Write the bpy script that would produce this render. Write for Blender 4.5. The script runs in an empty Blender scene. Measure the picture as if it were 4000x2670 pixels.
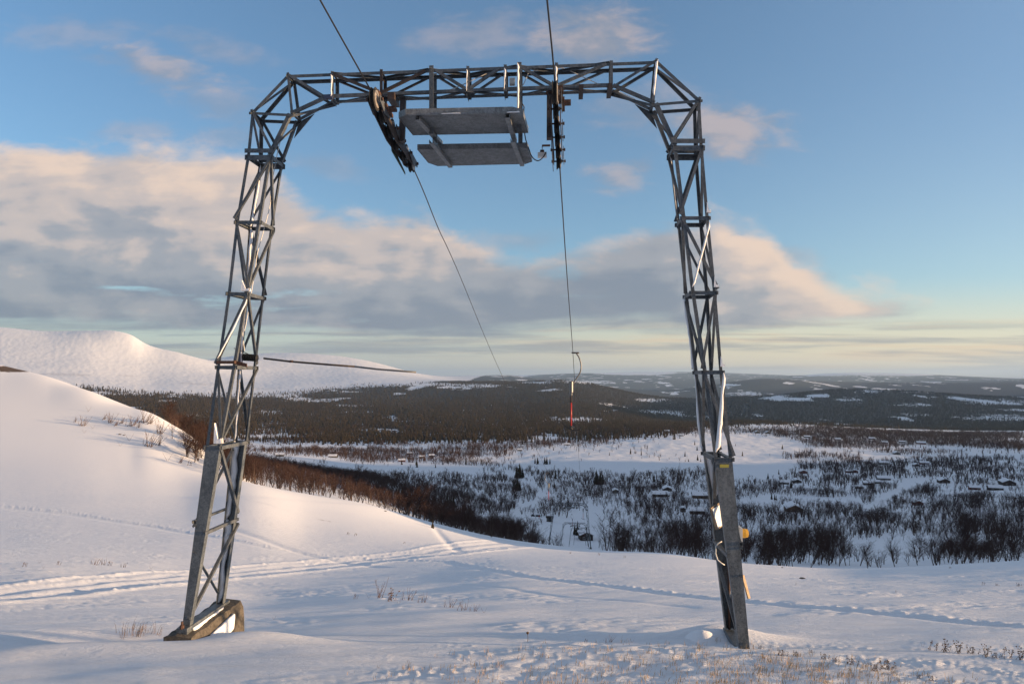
import bpy, bmesh, math, random
import numpy as np
from mathutils import Vector, Matrix
random.seed(7)
RNG = np.random.default_rng(7)
SC = bpy.context.scene
COL = SC.collection
F = 4000 * 24 / 36          # focal length in photo pixels
CX, HY = 2000.0, 1472.0     # principal column, horizon row

# ------------------------------------------------------------------ helpers
def tag(o, label=None, cat=None, group=None, kind=None):
    if label: o['label'] = label
    if cat: o['category'] = cat
    if group: o['group'] = group
    if kind: o['kind'] = kind
    return o

def empty(name, loc=(0, 0, 0), rz=0.0):
    o = bpy.data.objects.new(name, None)
    o.empty_display_size = .3
    o.location = loc
    o.rotation_euler = (0, 0, rz)
    COL.objects.link(o)
    return o

def link_mesh(name, me, parent=None):
    o = bpy.data.objects.new(name, me)
    COL.objects.link(o)
    if parent is not None:
        o.parent = parent
    return o

def np_mesh(name, verts, faces, mats, smooth=False, fmat=None):
    """verts (n,3), faces (m,k) arrays -> mesh"""
    verts = np.asarray(verts, np.float32)
    faces = np.asarray(faces, np.int32)
    me = bpy.data.meshes.new(name)
    m, k = faces.shape
    me.vertices.add(len(verts)); me.vertices.foreach_set('co', verts.ravel())
    me.loops.add(m * k); me.loops.foreach_set('vertex_index', faces.ravel())
    me.polygons.add(m)
    me.polygons.foreach_set('loop_start', np.arange(0, m * k, k, dtype=np.int32))
    me.polygons.foreach_set('loop_total', np.full(m, k, np.int32))
    for mt in (mats if isinstance(mats, (list, tuple)) else [mats]):
        me.materials.append(mt)
    if fmat is not None:
        me.polygons.foreach_set('material_index', np.asarray(fmat, np.int32))
    me.polygons.foreach_set('use_smooth', np.full(m, bool(smooth)))
    me.update(calc_edges=True)
    return me

class MB:
    """collects simple solids into one mesh"""
    def __init__(s):
        s.bm = bmesh.new()
    def poly_prism(s, pts, A, axis):
        """pts: list of 3D points (section at A), extruded by axis vector"""
        a = [s.bm.verts.new(p) for p in pts]
        b = [s.bm.verts.new(Vector(p) + Vector(axis)) for p in pts]
        n = len(pts)
        try:
            s.bm.faces.new(a[::-1]); s.bm.faces.new(b)
        except ValueError:
            pass
        for i in range(n):
            s.bm.faces.new((a[i], a[(i + 1) % n], b[(i + 1) % n], b[i]))
        return s
    def box(s, c, x, y, z):
        """centre and three half-extent vectors"""
        c, x, y, z = Vector(c), Vector(x), Vector(y), Vector(z)
        s.poly_prism([c - x - y - z, c + x - y - z, c + x + y - z, c - x + y - z], None, z * 2)
        return s
    def abox(s, x0, x1, y0, y1, z0, z1):
        return s.box(((x0 + x1) / 2, (y0 + y1) / 2, (z0 + z1) / 2), ((x1 - x0) / 2, 0, 0), (0, (y1 - y0) / 2, 0), (0, 0, (z1 - z0) / 2))
    def angle(s, A, B, na, nb, w=.05, t=.007, w2=None):
        """L section bar from A to B, heel at the line, legs along na and nb"""
        A, B = Vector(A), Vector(B)
        ax = (B - A)
        d = ax.normalized()
        a = Vector(na); a = (a - d * a.dot(d)).normalized()
        b = Vector(nb); b = b - d * b.dot(d); b = (b - a * b.dot(a)).normalized()
        w2 = w if w2 is None else w2
        sec = [(0, 0), (w, 0), (w, t), (t, t), (t, w2), (0, w2)]
        s.poly_prism([A + a * p + b * q for p, q in sec], None, ax)
        return s
    def channel(s, A, B, na, nb, w=.2, h=.08, t=.009, w1=None):
        """U section: web along na centred on the line from 0..w, flanges along nb"""
        A, B = Vector(A), Vector(B)
        ax = (B - A); d = ax.normalized()
        a = Vector(na); a = (a - d * a.dot(d)).normalized()
        b = Vector(nb); b = b - d * b.dot(d); b = (b - a * b.dot(a)).normalized()
        sec = [(0, 0), (w, 0), (w, h), (w - t, h), (w - t, t), (t, t), (t, h), (0, h)]
        s.poly_prism([A + a * p + b * q for p, q in sec], None, ax)
        return s
    def flat(s, A, B, na, w=.05, t=.008):
        A, B = Vector(A), Vector(B)
        ax = (B - A); d = ax.normalized()
        a = Vector(na); a = (a - d * a.dot(d)).normalized()
        b = d.cross(a)
        s.poly_prism([A - a * w / 2 - b * t / 2, A + a * w / 2 - b * t / 2, A + a * w / 2 + b * t / 2, A - a * w / 2 + b * t / 2], None, ax)
        return s
    def tube(s, pts, r, n=8, caps=True):
        pts = [Vector(p) for p in pts]
        rs = r if isinstance(r, (list, tuple)) else [r] * len(pts)
        rings = []
        up = Vector((0, 0, 1))
        pa = None
        for i, p in enumerate(pts):
            d = (pts[min(i + 1, len(pts) - 1)] - pts[max(i - 1, 0)]).normalized()
            if pa is None:
                ref = up if abs(d.z) < .9 else Vector((1, 0, 0))
                a = d.cross(ref).normalized()
            else:
                a = (pa - d * pa.dot(d)).normalized()
            pa = a
            b = d.cross(a)
            rings.append([s.bm.verts.new(p + (a * math.cos(2 * math.pi * k / n) + b * math.sin(2 * math.pi * k / n)) * rs[i]) for k in range(n)])
        for i in range(len(rings) - 1):
            for k in range(n):
                f = s.bm.faces.new((rings[i][k], rings[i][(k + 1) % n], rings[i + 1][(k + 1) % n], rings[i + 1][k]))
                f.smooth = True
        if caps:
            s.bm.faces.new(rings[0][::-1]); s.bm.faces.new(rings[-1])
        return s
    def lathe(s, c, axis, prof, n=20):
        """prof: list of (offset along axis, radius)"""
        c, d = Vector(c), Vector(axis).normalized()
        ref = Vector((0, 0, 1)) if abs(d.z) < .9 else Vector((1, 0, 0))
        a = d.cross(ref).normalized(); b = d.cross(a)
        rings = [[s.bm.verts.new(c + d * h + (a * math.cos(2 * math.pi * k / n) + b * math.sin(2 * math.pi * k / n)) * max(r, 1e-4)) for k in range(n)] for h, r in prof]
        for i in range(len(rings) - 1):
            for k in range(n):
                s.bm.faces.new((rings[i][k], rings[i][(k + 1) % n], rings[i + 1][(k + 1) % n], rings[i + 1][k]))
        s.bm.faces.new(rings[0][::-1]); s.bm.faces.new(rings[-1])
        return s
    def build(s, name, mat, parent=None, bevel=0, subdiv=0, smooth=False):
        bmesh.ops.recalc_face_normals(s.bm, faces=s.bm.faces)
        me = bpy.data.meshes.new(name)
        if smooth:
            for f in s.bm.faces: f.smooth = True
        s.bm.to_mesh(me); s.bm.free()
        for m in (mat if isinstance(mat, (list, tuple)) else [mat]):
            me.materials.append(m)
        o = link_mesh(name, me, parent)
        return o

def copy_tree(o, parent=None, skip=()):
    c = o.copy(); COL.objects.link(c)
    if parent is not None: c.parent = parent
    for ch in list(o.children):
        if ch.name.split('.')[0] in skip: continue
        copy_tree(ch, c, skip)
    return c

# ------------------------------------------------------------------ noise
def _hash(ix, iy, seed):
    h = (ix.astype(np.int64) * 374761393 + iy.astype(np.int64) * 668265263 + seed * 1274126177) & 0xffffffff
    h = ((h ^ (h >> 13)) * 1274126177) & 0xffffffff
    return ((h ^ (h >> 16)) & 0xffff).astype(np.float32) / 65535.0
def gnoise(x, y, seed=0):
    x = np.asarray(x, np.float64); y = np.asarray(y, np.float64)
    ix = np.floor(x); iy = np.floor(y); fx = (x - ix).astype(np.float32); fy = (y - iy).astype(np.float32)
    ix = ix.astype(np.int64); iy = iy.astype(np.int64)
    ux = fx * fx * fx * (fx * (fx * 6 - 15) + 10); uy = fy * fy * fy * (fy * (fy * 6 - 15) + 10)
    def g(dx, dy):
        a = _hash(ix + dx, iy + dy, seed) * (2 * np.pi)
        return np.cos(a) * (fx - dx) + np.sin(a) * (fy - dy)
    n0 = g(0, 0) * (1 - ux) + g(1, 0) * ux
    n1 = g(0, 1) * (1 - ux) + g(1, 1) * ux
    return (n0 * (1 - uy) + n1 * uy) * 1.4
def fbm(x, y, oct=4, seed=0, gain=.5):
    s = 0; a = 1.0; tot = 0
    for i in range(oct):
        s = s + a * gnoise(x * 2 ** i + 17.3 * i, y * 2 ** i - 9.1 * i, seed + i); tot += a; a *= gain
    return s / tot
def sstep(a, b, x):
    t = np.clip((x - a) / (b - a), 0, 1)
    return t * t * (3 - 2 * t)

# ------------------------------------------------------------------ materials
def new_mat(name):
    m = bpy.data.materials.new(name); m.use_nodes = True
    nt = m.node_tree
    return m, nt, nt.nodes, nt.links, nt.nodes['Principled BSDF']
def plain(name, col, rough=.7, metal=0.0, mottle=.0, scale=20, col2=None, bump=0.0, spec=.5):
    m, nt, N, L, B = new_mat(name)
    B.inputs['Roughness'].default_value = rough
    B.inputs['Metallic'].default_value = metal
    B.inputs['Specular IOR Level'].default_value = spec
    if mottle or col2:
        tc = N.new('ShaderNodeTexCoord')
        no = N.new('ShaderNodeTexNoise'); no.inputs['Scale'].default_value = scale; no.inputs['Detail'].default_value = 5; no.inputs['Roughness'].default_value = .65
        L.new(tc.outputs['Object'], no.inputs['Vector'])
        cr = N.new('ShaderNodeValToRGB')
        c2 = col2 or tuple(c * (1 + mottle) for c in col)
        c1 = col if col2 else tuple(c * (1 - mottle) for c in col)
        cr.color_ramp.elements[0].position = .36; cr.color_ramp.elements[1].position = .64
        cr.color_ramp.elements[0].color = (*c1, 1); cr.color_ramp.elements[1].color = (*c2, 1)
        L.new(no.outputs['Fac'], cr.inputs['Fac']); L.new(cr.outputs['Color'], B.inputs['Base Color'])
        if bump:
            bu = N.new('ShaderNodeBump'); bu.inputs['Strength'].default_value = .6; bu.inputs['Distance'].default_value = bump
            L.new(no.outputs['Fac'], bu.inputs['Height']); L.new(bu.outputs['Normal'], B.inputs['Normal'])
    else:
        B.inputs['Base Color'].default_value = (*col, 1)
    return m
# ------------------------------------------------------------------ terrain: one sheet, fan of columns u = X/Y, rows ln Y
# each column: photo column -> list of (distance, apparent row); heights are Z = (HY-row)/F*Y
BASE = lambda Y: 2104 + 3900.0 / Y
TAB = {
 0:    [(3,3330),(5,2890),(7,2680),(9,2560),(12,2445),(16,2345),(22,2245),(32,2165),(45,2102),(60,2006),(80,1842),(100,1646),(125,1424),(150,1475),(200,1620),(300,1760),(600,1790),(1000,1740),(1600,1650),(2500,1560),(3500,1478),(4500,1395),(5500,1325),(6500,1277),(8000,1310),(12000,1380),(20000,1450),(45000,1470)],
 180:  [(3,3330),(5,2890),(7,2680),(9,2560),(12,2445),(16,2350),(22,2250),(32,2175),(45,2107),(60,2013),(80,1850),(100,1658),(120,1468),(145,1510),(200,1660),(300,1790),(600,1795),(1000,1740),(1600,1655),(2500,1565),(3500,1490),(4500,1415),(5500,1343),(6500,1294),(8000,1310),(12000,1380),(20000,1450),(45000,1470)],
 350:  [(3,3330),(5,2880),(7,2675),(9,2555),(12,2445),(16,2355),(22,2265),(32,2185),(45,2116),(60,2021),(80,1861),(100,1670),(114,1526),(140,1570),(200,1720),(300,1830),(600,1800),(1000,1740),(1600,1660),(2500,1578),(3500,1508),(4500,1437),(5500,1362),(6500,1291),(8000,1320),(12000,1390),(20000,1450),(45000,1470)],
 560:  [(3,3330),(5,2880),(7,2670),(9,2550),(12,2448),(16,2360),(22,2280),(32,2203),(45,2127),(60,2033),(80,1882),(98,1708),(108,1602),(130,1640),(180,1750),(300,1850),(600,1795),(1000,1745),(1600,1670),(2500,1590),(3500,1530),(4500,1480),(5500,1415),(6500,1338),(8000,1370),(12000,1400),(20000,1450),(45000,1470)],
 700:  [(3,3330),(5,2880),(7,2670),(9,2548),(12,2450),(16,2365),(22,2290),(32,2218),(45,2134),(60,2040),(80,1900),(95,1772),(106,1672),(125,1700),(160,1760),(250,1845),(500,1810),(900,1752),(1600,1675),(2500,1595),(3500,1540),(4500,1492),(5500,1440),(6500,1377),(8000,1400),(12000,1420),(20000,1450),(45000,1470)],
 1000: [(3,3330),(5,2880),(7,2665),(9,2545),(12,2450),(16,2375),(22,2312),(32,2240),(45,2155),(60,2050),(75,1945),(88,1890),(105,1892),(140,1872),(200,1832),(260,1812),(330,1832),(500,1800),(900,1760),(1200,1738),(1600,1700),(2200,1650),(3000,1590),(4000,1540),(5000,1497),(6000,1470),(7500,1420),(9000,1381),(11000,1400),(15000,1440),(25000,1466),(45000,1470)],
 1200: [(3,3350),(5,2882),(7,2662),(9,2541),(12,2446),(16,2370),(22,2308),(32,2250),(45,2180),(60,2090),(78,1985),(92,1928),(110,1935),(150,1905),(200,1872),(260,1840),(330,1850),(500,1815),(900,1772),(1200,1742),(1600,1703),(2200,1655),(3000,1600),(4000,1548),(5000,1500),(6000,1478),(7500,1440),(9000,1379),(11000,1400),(15000,1440),(25000,1466),(45000,1470)],
 1400: [(3,3365),(5,2884),(7,2661),(9,2539),(12,2441),(16,2363),(22,2302),(32,2249),(45,2195),(60,2110),(80,2015),(97,1960),(115,1965),(150,1945),(200,1920),(260,1892),(340,1868),(450,1852),(600,1832),(900,1790),(1200,1748),(1600,1705),(2200,1655),(3000,1605),(4000,1552),(5000,1502),(6000,1480),(7500,1450),(9000,1402),(11000,1420),(15000,1450),(25000,1466),(45000,1470)],
 1700: [(3,3380),(5,2884),(7,2661),(9,2537),(12,2435),(16,2355),(22,2294),(32,2240),(45,2195),(60,2135),(80,2080),(105,2042),(125,2048),(160,2040),(220,2012),(300,1965),(400,1920),(500,1888),(650,1855),(900,1800),(1200,1745),(1600,1700),(2200,1650),(3000,1600),(4000,1555),(5000,1500),(6000,1488),(8000,1478),(11000,1466),(15000,1480),(25000,1468),(45000,1470)],
 2000: [(3,3404),(5,2884),(7,2661),(9,2537),(12,2429),(16,2348),(22,2281),(32,2226),(45,2190),(60,2160),(90,2122),(116,2107),(140,2115),(180,2118),(230,2098),(300,2055),(400,1985),(500,1930),(700,1862),(900,1812),(1200,1745),(1600,1692),(2200,1650),(3000,1600),(4000,1545),(5000,1500),(6000,1486),(7500,1502),(10000,1478),(13000,1466),(17000,1478),(25000,1466),(45000,1470)],
 2250: [(3,3404),(5,2884),(7,2661),(9,2537),(12,2429),(16,2348),(22,2281),(32,2226),(45,2191),(60,2170),(90,2148),(122,2137),(140,2146),(175,2160),(220,2156),(268,2134),(300,2100),(350,2040),(450,1975),(600,1900),(800,1830),(1000,1780),(1400,1720),(1700,1682),(2300,1642),(3200,1585),(4300,1525),(5500,1488),(7200,1530),(10500,1495),(12000,1505),(15000,1488),(22000,1458),(30000,1466),(45000,1468)],
 2600: [(3,3404),(5,2884),(7,2661),(9,2537),(12,2429),(16,2348),(22,2281),(32,2230),(45,2198),(60,2178),(95,2160),(115,2168),(145,2172),(180,2155),(230,2118),(300,2072),(400,2000),(550,1920),(750,1850),(1000,1790),(1300,1730),(1600,1690),(2000,1662),(2600,1655),(3300,1630),(4200,1590),(4900,1554),(6200,1600),(8500,1530),(9300,1522),(11000,1540),(14500,1488),(25000,1452),(35000,1466),(45000,1468)],
 3000: [(3,3404),(5,2884),(7,2661),(9,2537),(12,2429),(16,2348),(22,2290),(32,2250),(45,2224),(62,2206),(80,2212),(110,2218),(150,2195),(200,2145),(300,2072),(400,2005),(550,1930),(750,1860),(1000,1805),(1300,1745),(1700,1690),(2000,1662),(2250,1652),(2700,1680),(3500,1640),(4300,1575),(5000,1546),(6300,1600),(8000,1520),(9000,1478),(11500,1505),(15000,1484),(19000,1468),(30000,1462),(45000,1468)],
 3300: [(3,3404),(5,2884),(7,2661),(9,2537),(12,2429),(16,2348),(22,2292),(32,2258),(45,2236),(60,2220),(80,2222),(110,2224),(150,2195),(200,2145),(300,2072),(400,2005),(550,1930),(750,1862),(1000,1805),(1300,1752),(1700,1700),(2100,1672),(2350,1666),(2800,1690),(3500,1640),(4300,1570),(5000,1522),(6200,1570),(8500,1510),(9800,1490),(12500,1505),(18000,1455),(25000,1475),(45000,1471)],
 3500: [(3,3404),(5,2884),(7,2661),(9,2537),(12,2429),(16,2348),(22,2292),(32,2252),(45,2228),(60,2214),(80,2214),(110,2222),(150,2190),(200,2140),(300,2068),(400,2000),(550,1925),(750,1855),(1000,1805),(1300,1758),(1700,1706),(2100,1684),(2400,1675),(2800,1690),(3500,1630),(4300,1568),(5000,1526),(6200,1575),(8500,1515),(9800,1493),(12500,1505),(18000,1456),(25000,1475),(45000,1473)],
 4000: [(3,3404),(5,2884),(7,2661),(9,2537),(12,2429),(16,2348),(22,2285),(32,2236),(45,2204),(60,2190),(75,2186),(95,2200),(130,2195),(200,2130),(300,2050),(400,1980),(550,1910),(750,1830),(1000,1775),(1400,1735),(1800,1702),(2200,1688),(2500,1680),(3000,1672),(4000,1600),(4800,1570),(5500,1548),(6200,1541),(7500,1580),(9500,1496),(12000,1488),(20000,1480),(45000,1475)],
 4500: [(3,3404),(5,2884),(7,2661),(9,2537),(12,2429),(16,2340),(22,2270),(32,2215),(45,2180),(60,2165),(75,2160),(95,2170),(130,2165),(200,2110),(300,2030),(400,1960),(550,1890),(750,1810),(1000,1760),(1400,1730),(1800,1702),(2200,1690),(2500,1680),(3000,1672),(4000,1600),(4800,1570),(5500,1548),(6200,1541),(7500,1580),(9500,1496),(12000,1488),(20000,1480),(45000,1475)],
}
def pchip(xk, yk, x):
    xk = np.asarray(xk, float); yk = np.asarray(yk, float)
    h = np.diff(xk); dl = np.diff(yk) / h
    m = np.zeros_like(yk)
    w1 = 2 * h[1:] + h[:-1]; w2 = h[1:] + 2 * h[:-1]
    ok = dl[1:] * dl[:-1] > 0
    with np.errstate(all='ignore'):
        mm = (w1 + w2) / (w1 / dl[:-1] + w2 / dl[1:])
    m[1:-1] = np.where(ok, mm, 0); m[0] = dl[0]; m[-1] = dl[-1]
    i = np.clip(np.searchsorted(xk, x) - 1, 0, len(xk) - 2)
    t = (x - xk[i]) / h[i]
    t2, t3 = t * t, t * t * t
    return (2*t3-3*t2+1)*yk[i] + (t3-2*t2+t)*h[i]*m[i] + (-2*t3+3*t2)*yk[i+1] + (t3-t2)*h[i]*m[i+1]

def between(k1, k2, t, **peak):
    Ys = sorted({a for a, b in TAB[k1]} | {a for a, b in TAB[k2]})
    f = lambda k: pchip([math.log(a) for a, b in TAB[k]], [b for a, b in TAB[k]], np.log(Ys))
    r = f(k1) * (1 - t) + f(k2) * t
    return [(a, float(b) + peak.get('d', 0) * math.exp(-((math.log(a) - math.log(6500)) / .10) ** 2)) for a, b in zip(Ys, r)]
TAB[455] = between(350, 560, .5, d=-21)
TAB[515] = between(350, 560, .786, d=-18)
NR = 1150
LY = np.linspace(math.log(3.0), math.log(45000.0), NR)
YR = np.exp(LY)
ui = np.linspace(-.80, .80, 1000)
outer = np.array([.84,.88,.93,.98,1.04,1.1,1.18,1.26,1.36,1.5,1.7,2.0,2.5,3.2,4.5,7.0])
UC = np.concatenate([-outer[::-1], ui, outer])
NU = len(UC)
keys = sorted(TAB)
uk = np.array([(k - CX) / F for k in keys])
cols = np.array([pchip([math.log(a) for a, b in TAB[k]], [b for a, b in TAB[k]], LY) for k in keys])   # (nk, NR)
# across the columns: cubic Hermite with Catmull-Rom slopes
uq = np.clip(UC, uk[0], uk[-1])
ii = np.clip(np.searchsorted(uk, uq) - 1, 0, len(uk) - 2)
sl = np.gradient(cols, uk, axis=0)
hh = (uk[ii + 1] - uk[ii])[:, None]; tt = ((uq - uk[ii]) / (uk[ii + 1] - uk[ii]))[:, None]
ROW = (2*tt**3-3*tt**2+1)*cols[ii] + (tt**3-2*tt**2+tt)*hh*sl[ii] + (-2*tt**3+3*tt**2)*cols[ii+1] + (tt**3-tt**2)*hh*sl[ii+1]
GX = UC[:, None] * YR[None, :]
GY = np.broadcast_to(YR[None, :], GX.shape)
GZ = (HY - ROW) / F * GY
# unseen rises added past the right frame edge to cast shade over the valley
e = GX - .82 * GY
GZ = GZ + 96 * sstep(20, 420, e) * sstep(95, 175, GY) * (1 - .72 * sstep(560, 1000, GY)) * (1 - sstep(1200, 1700, GY)) * (1 + .25 * fbm(GX / 260, GY / 170, 3, 71))
GZ = GZ + 17 * sstep(8, 60, e) * sstep(58, 84, GY) * (1 - sstep(130, 210, GY))
GZ = GZ + 330 * sstep(60, 900, e) * sstep(1900, 2900, GY) * (1 - sstep(6000, 9000, GY))
# left: the spur goes on rising
e2 = -GX - .80 * GY
GZ = GZ + .12 * np.clip(e2, 0, 400) * sstep(20, 60, GY) * (1 - sstep(200, 500, GY))

# relief -----------------------------------------------------------------
nearw = 1 - sstep(28, 90, GY)
midw = sstep(25, 80, GY)
# wind drifts: long soft forms, then small ripples
def snow_relief(X, Y):
    wx = X * .92 + Y * .38; wy = -X * .38 + Y * .92      # wind from the right
    n = .055 * fbm(wx / 5.0, wy / 2.4, 3, 11)
    r1 = fbm(wx / 1.3 + .6 * gnoise(X / 3, Y / 3, 5), wy / .42, 3, 23)
    patch = sstep(-.05, .35, fbm(X / 4.2 + 3, Y / 3.1, 2, 31))
    n = n + .040 * patch * (np.abs(r1) * 1.6 - .3)
    return n
rel = np.where(GY < 95, snow_relief(GX, GY), 0) * nearw
rel = rel + midw * np.minimum(.0016 * GY, 3.2) * fbm(GX / 38, GY / 30, 4, 41) * (1 - .75 * sstep(60, 130, GY) * (1 - sstep(170, 300, GY)))
farw = sstep(900, 2500, GY)
rel = rel + farw * (6 * fbm(GX / 520, GY / 620, 5, 51) + sstep(4200, 6500, GY) * 4 * fbm(GX / 900, GY / 1500, 5, 57, .55) + sstep(9000, 14000, GY) * 34 * fbm(GX / 2600, GY / 4200, 4, 61))
GZ = GZ + rel

def bilin(G, X, Y):
    X = np.asarray(X, float); Y = np.asarray(Y, float)
    u = X / Y
    fu = np.interp(u, UC, np.arange(NU)); fr = np.interp(np.log(Y), LY, np.arange(NR))
    i = np.clip(fu.astype(int), 0, NU - 2); j = np.clip(fr.astype(int), 0, NR - 2)
    a, b = fu - i, fr - j
    return G[i, j]*(1-a)*(1-b) + G[i+1, j]*a*(1-b) + G[i, j+1]*(1-a)*b + G[i+1, j+1]*a*b
def ground(X, Y):
    return bilin(GZ, X, Y)
def ground_at(px, py, ymin=3.2, ymax=30000):
    """first point of the ground seen along the direction of photo pixel (px,py)"""
    Y = np.exp(np.linspace(math.log(ymin), math.log(ymax), 6000))
    u = (px - CX) / F
    z = ground(u * Y, Y); ray = (HY - py) / F * Y
    k = np.argmax(z >= ray)
    return Vector((u * Y[k], Y[k], float(z[k])))

# tracks pressed and churned into the snow --------------------------------
def seg_dist(X, Y, pts):
    best = np.full(X.shape, 1e9); side = np.zeros(X.shape)
    for (x0, y0), (x1, y1) in zip(pts[:-1], pts[1:]):
        dx, dy = x1 - x0, y1 - y0; l2 = dx*dx + dy*dy
        t = np.clip(((X-x0)*dx + (Y-y0)*dy) / l2, 0, 1)
        ex, ey = X - x0 - t*dx, Y - y0 - t*dy
        d = np.hypot(ex, ey); s = np.sign(dx*ey - dy*ex)
        m = d < best
        best = np.where(m, d, best); side = np.where(m, s, side)
    return best, side
def px_line(pts):
    out = []
    for p in pts:
        g = ground_at(*p); out.append((g.x, g.y))
    return out
J0 = int(np.searchsorted(YR, 160))
sub = (slice(None), slice(0, J0))
X_, Y_ = GX[sub], GY[sub]
dz = np.zeros(X_.shape)
piste = px_line([(-150,2345),(120,2312),(420,2276),(760,2246),(1080,2222),(1400,2190),(1700,2158),(1880,2132),(1990,2124)])
d, sd = seg_dist(X_, Y_, piste)
W = 1.0 + .022 * Y_
core = 1 - sstep(.55, 1.1, d / W)
gro = np.cos(d / W * 9.0 + 1.2 * gnoise(X_ / 2.5, Y_ / 2.5, 77))
clod = np.maximum(gnoise(X_ / .30, Y_ / .26, 71), 0) * np.maximum(gnoise(X_ / .9, Y_ / .9, 72) + .35, 0)
dz += core * (-.045 + .028 * gro + .10 * clod * (.4 + .6 * sstep(.25, .9, d / W)))
edge = np.exp(-((d / W - 1.05) / .16) ** 2)
dz += edge * (.05 + .12 * clod)
foot = px_line([(-100,1975),(250,2005),(600,2058),(820,2095),(1050,2140),(1400,2180),(1750,2192),(2050,2250),(2250,2275),(2600,2318),(2850,2340),(3150,2370),(3500,2400),(3800,2432),(4150,2458)])
d, sd = seg_dist(X_, Y_, foot)
w2 = .11 + .005 * Y_
cl2 = np.maximum(gnoise(X_ / .18, Y_ / .18, 81) + .25, 0)
dz += -.065 * np.exp(-(d / w2) ** 2) + .045 * cl2 * np.exp(-((d - 1.9 * w2 * 1.0) / (w2 * 1.1)) ** 2) * (sd > 0)
ski = px_line([(880,2060),(1000,2095),(1150,2150),(1320,2190),(1500,2215)])
d, sd = seg_dist(X_, Y_, ski)
dz += -.09 * np.exp(-(d / (.12 + .006 * Y_)) ** 2)
ski2 = px_line([(1700,2060),(1740,2110),(1790,2150)])
d, sd = seg_dist(X_, Y_, ski2)
dz += -.10 * np.exp(-(d / .5) ** 2)
ski3 = px_line([(1800,2280),(2200,2330),(2700,2370)])
d, sd = seg_dist(X_, Y_, ski3)
dz += -.02 * np.exp(-(d / .15) ** 2)
# drift shadowed hollow left of the left footing, drift ridge in front of it
def bump_at(px, py, amp, sx, sy):
    g = ground_at(px, py)
    return amp * np.exp(-((X_ - g.x) / sx) ** 2 - ((Y_ - g.y) / sy) ** 2)
dz += bump_at(430, 2490, -.24, 1.9, .55) + bump_at(900, 2550, .06, 1.6, .5) + bump_at(980, 2520, .20, 1.0, .55) + bump_at(250, 2560, .16, 1.8, .45)
dz += bump_at(1150, 2330, -.04, 1.6, .9) + bump_at(1500, 2410, .05, 2.2, .6) + bump_at(2800, 2490, .20, .8, .4)
dz += bump_at(2400, 2560, .06, 3.2, .5)
# broken crust around the grass in front
cr = sstep(2480, 2570, HY - F * GZ[sub] / Y_) * sstep(1250, 1800, CX + F * X_ / Y_)
lump = np.maximum(gnoise(X_ / .12, Y_ / .10, 91), 0) * np.maximum(gnoise(X_ / .8, Y_ / .6, 92) + .25, 0)
dz += cr * .045 * lump
GZ[sub] += dz
# ------------------------------------------------------------------ land cover
def ell(px, py, cx, cy, rx, ry, soft=.35):
    d = np.sqrt(((px - cx) / rx) ** 2 + ((py - cy) / ry) ** 2)
    return 1 - sstep(1 - soft, 1 + soft, d)
def cover_px(X, Y, Z):
    return CX + F * X / Y, HY - F * Z / Y
def spruce_cover(X, Y, Z):
    """0..1 how wooded with spruce the land is"""
    px, py = cover_px(X, Y, Z)
    n = fbm(X / 420, Y / 620, 4, 101); n2 = fbm(X / 120, Y / 190, 3, 111)
    low = np.interp(px, [0, 700, 1000, 1500, 1900, 2300, 2600, 2800, 3100, 3500, 4000], [1450, 1430, 1330, 1340, 1290, 1330, 1500, 1850, 2080, 2350, 2500])
    c = sstep(low * .95, low * 1.1, Y + 180 * n)
    hi = np.interp(px, [0, 400, 700, 900, 1050, 1300, 1600, 1800, 2200], [3350, 3400, 3500, 3900, 4300, 4700, 5200, 7200, 30000])
    c = c * (1 - sstep(hi * .86, hi * 1.05, Y + 600 * n))
    c = c * sstep(-.42, -.22, n + .25 * n2)
    far = sstep(5200, 7500, Y)
    thin = .55 * n + .45 * fbm(X / 900, Y / 2600, 4, 131)
    c = c * (1 - far * sstep(.13, .26, thin - .06 * sstep(1500, 3000, px)))
    c = c * (1 - sstep(14500, 17500, Y) * np.maximum(ell(px, py, 3390, 1462, 260, 16), ell(px, py, 2480, 1455, 170, 9)) * .95)
    # clearings, bogs and bare tops (where they lie on the land)
    for cx, cy, rx, ry, k in CLEAR:
        c = c * (1 - k * ell(px + 110 * n2 + 60 * n, py + 7 * n2, cx, cy, rx, ry, .6) * (.88 - .22 * (px > 2500)))
    return np.clip(c, 0, 1)
CLEAR = [(1510,1680,62,7,1),(1160,1560,60,7,.9),(1120,1545,40,6,.8),(1350,1530,60,4,.8),(1030,1610,70,9,.8),(1380,1585,60,5,.8),(1550,1632,28,12,.9),
         (2260,1640,130,9,1),(1640,1500,180,7,1),(1890,1508,95,8,.95),(2290,1492,110,6,.9),(2560,1562,75,8,1),(2590,1610,90,9,.9),(2400,1604,20,4,1),
         (2920,1538,90,8,.9),(3060,1560,60,5,.9),(2950,1620,50,5,.8),(3390,1528,60,8,1),(3340,1560,60,12,.7),(3600,1532,60,6,.7),
         (3560,1580,80,6,.7),(3900,1570,140,13,.9),(3900,1630,160,14,.85),(3580,1620,60,6,.7),(3250,1640,50,5,.6),(3960,1600,80,6,.8),(2750,1580,60,6,.7)]
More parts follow.
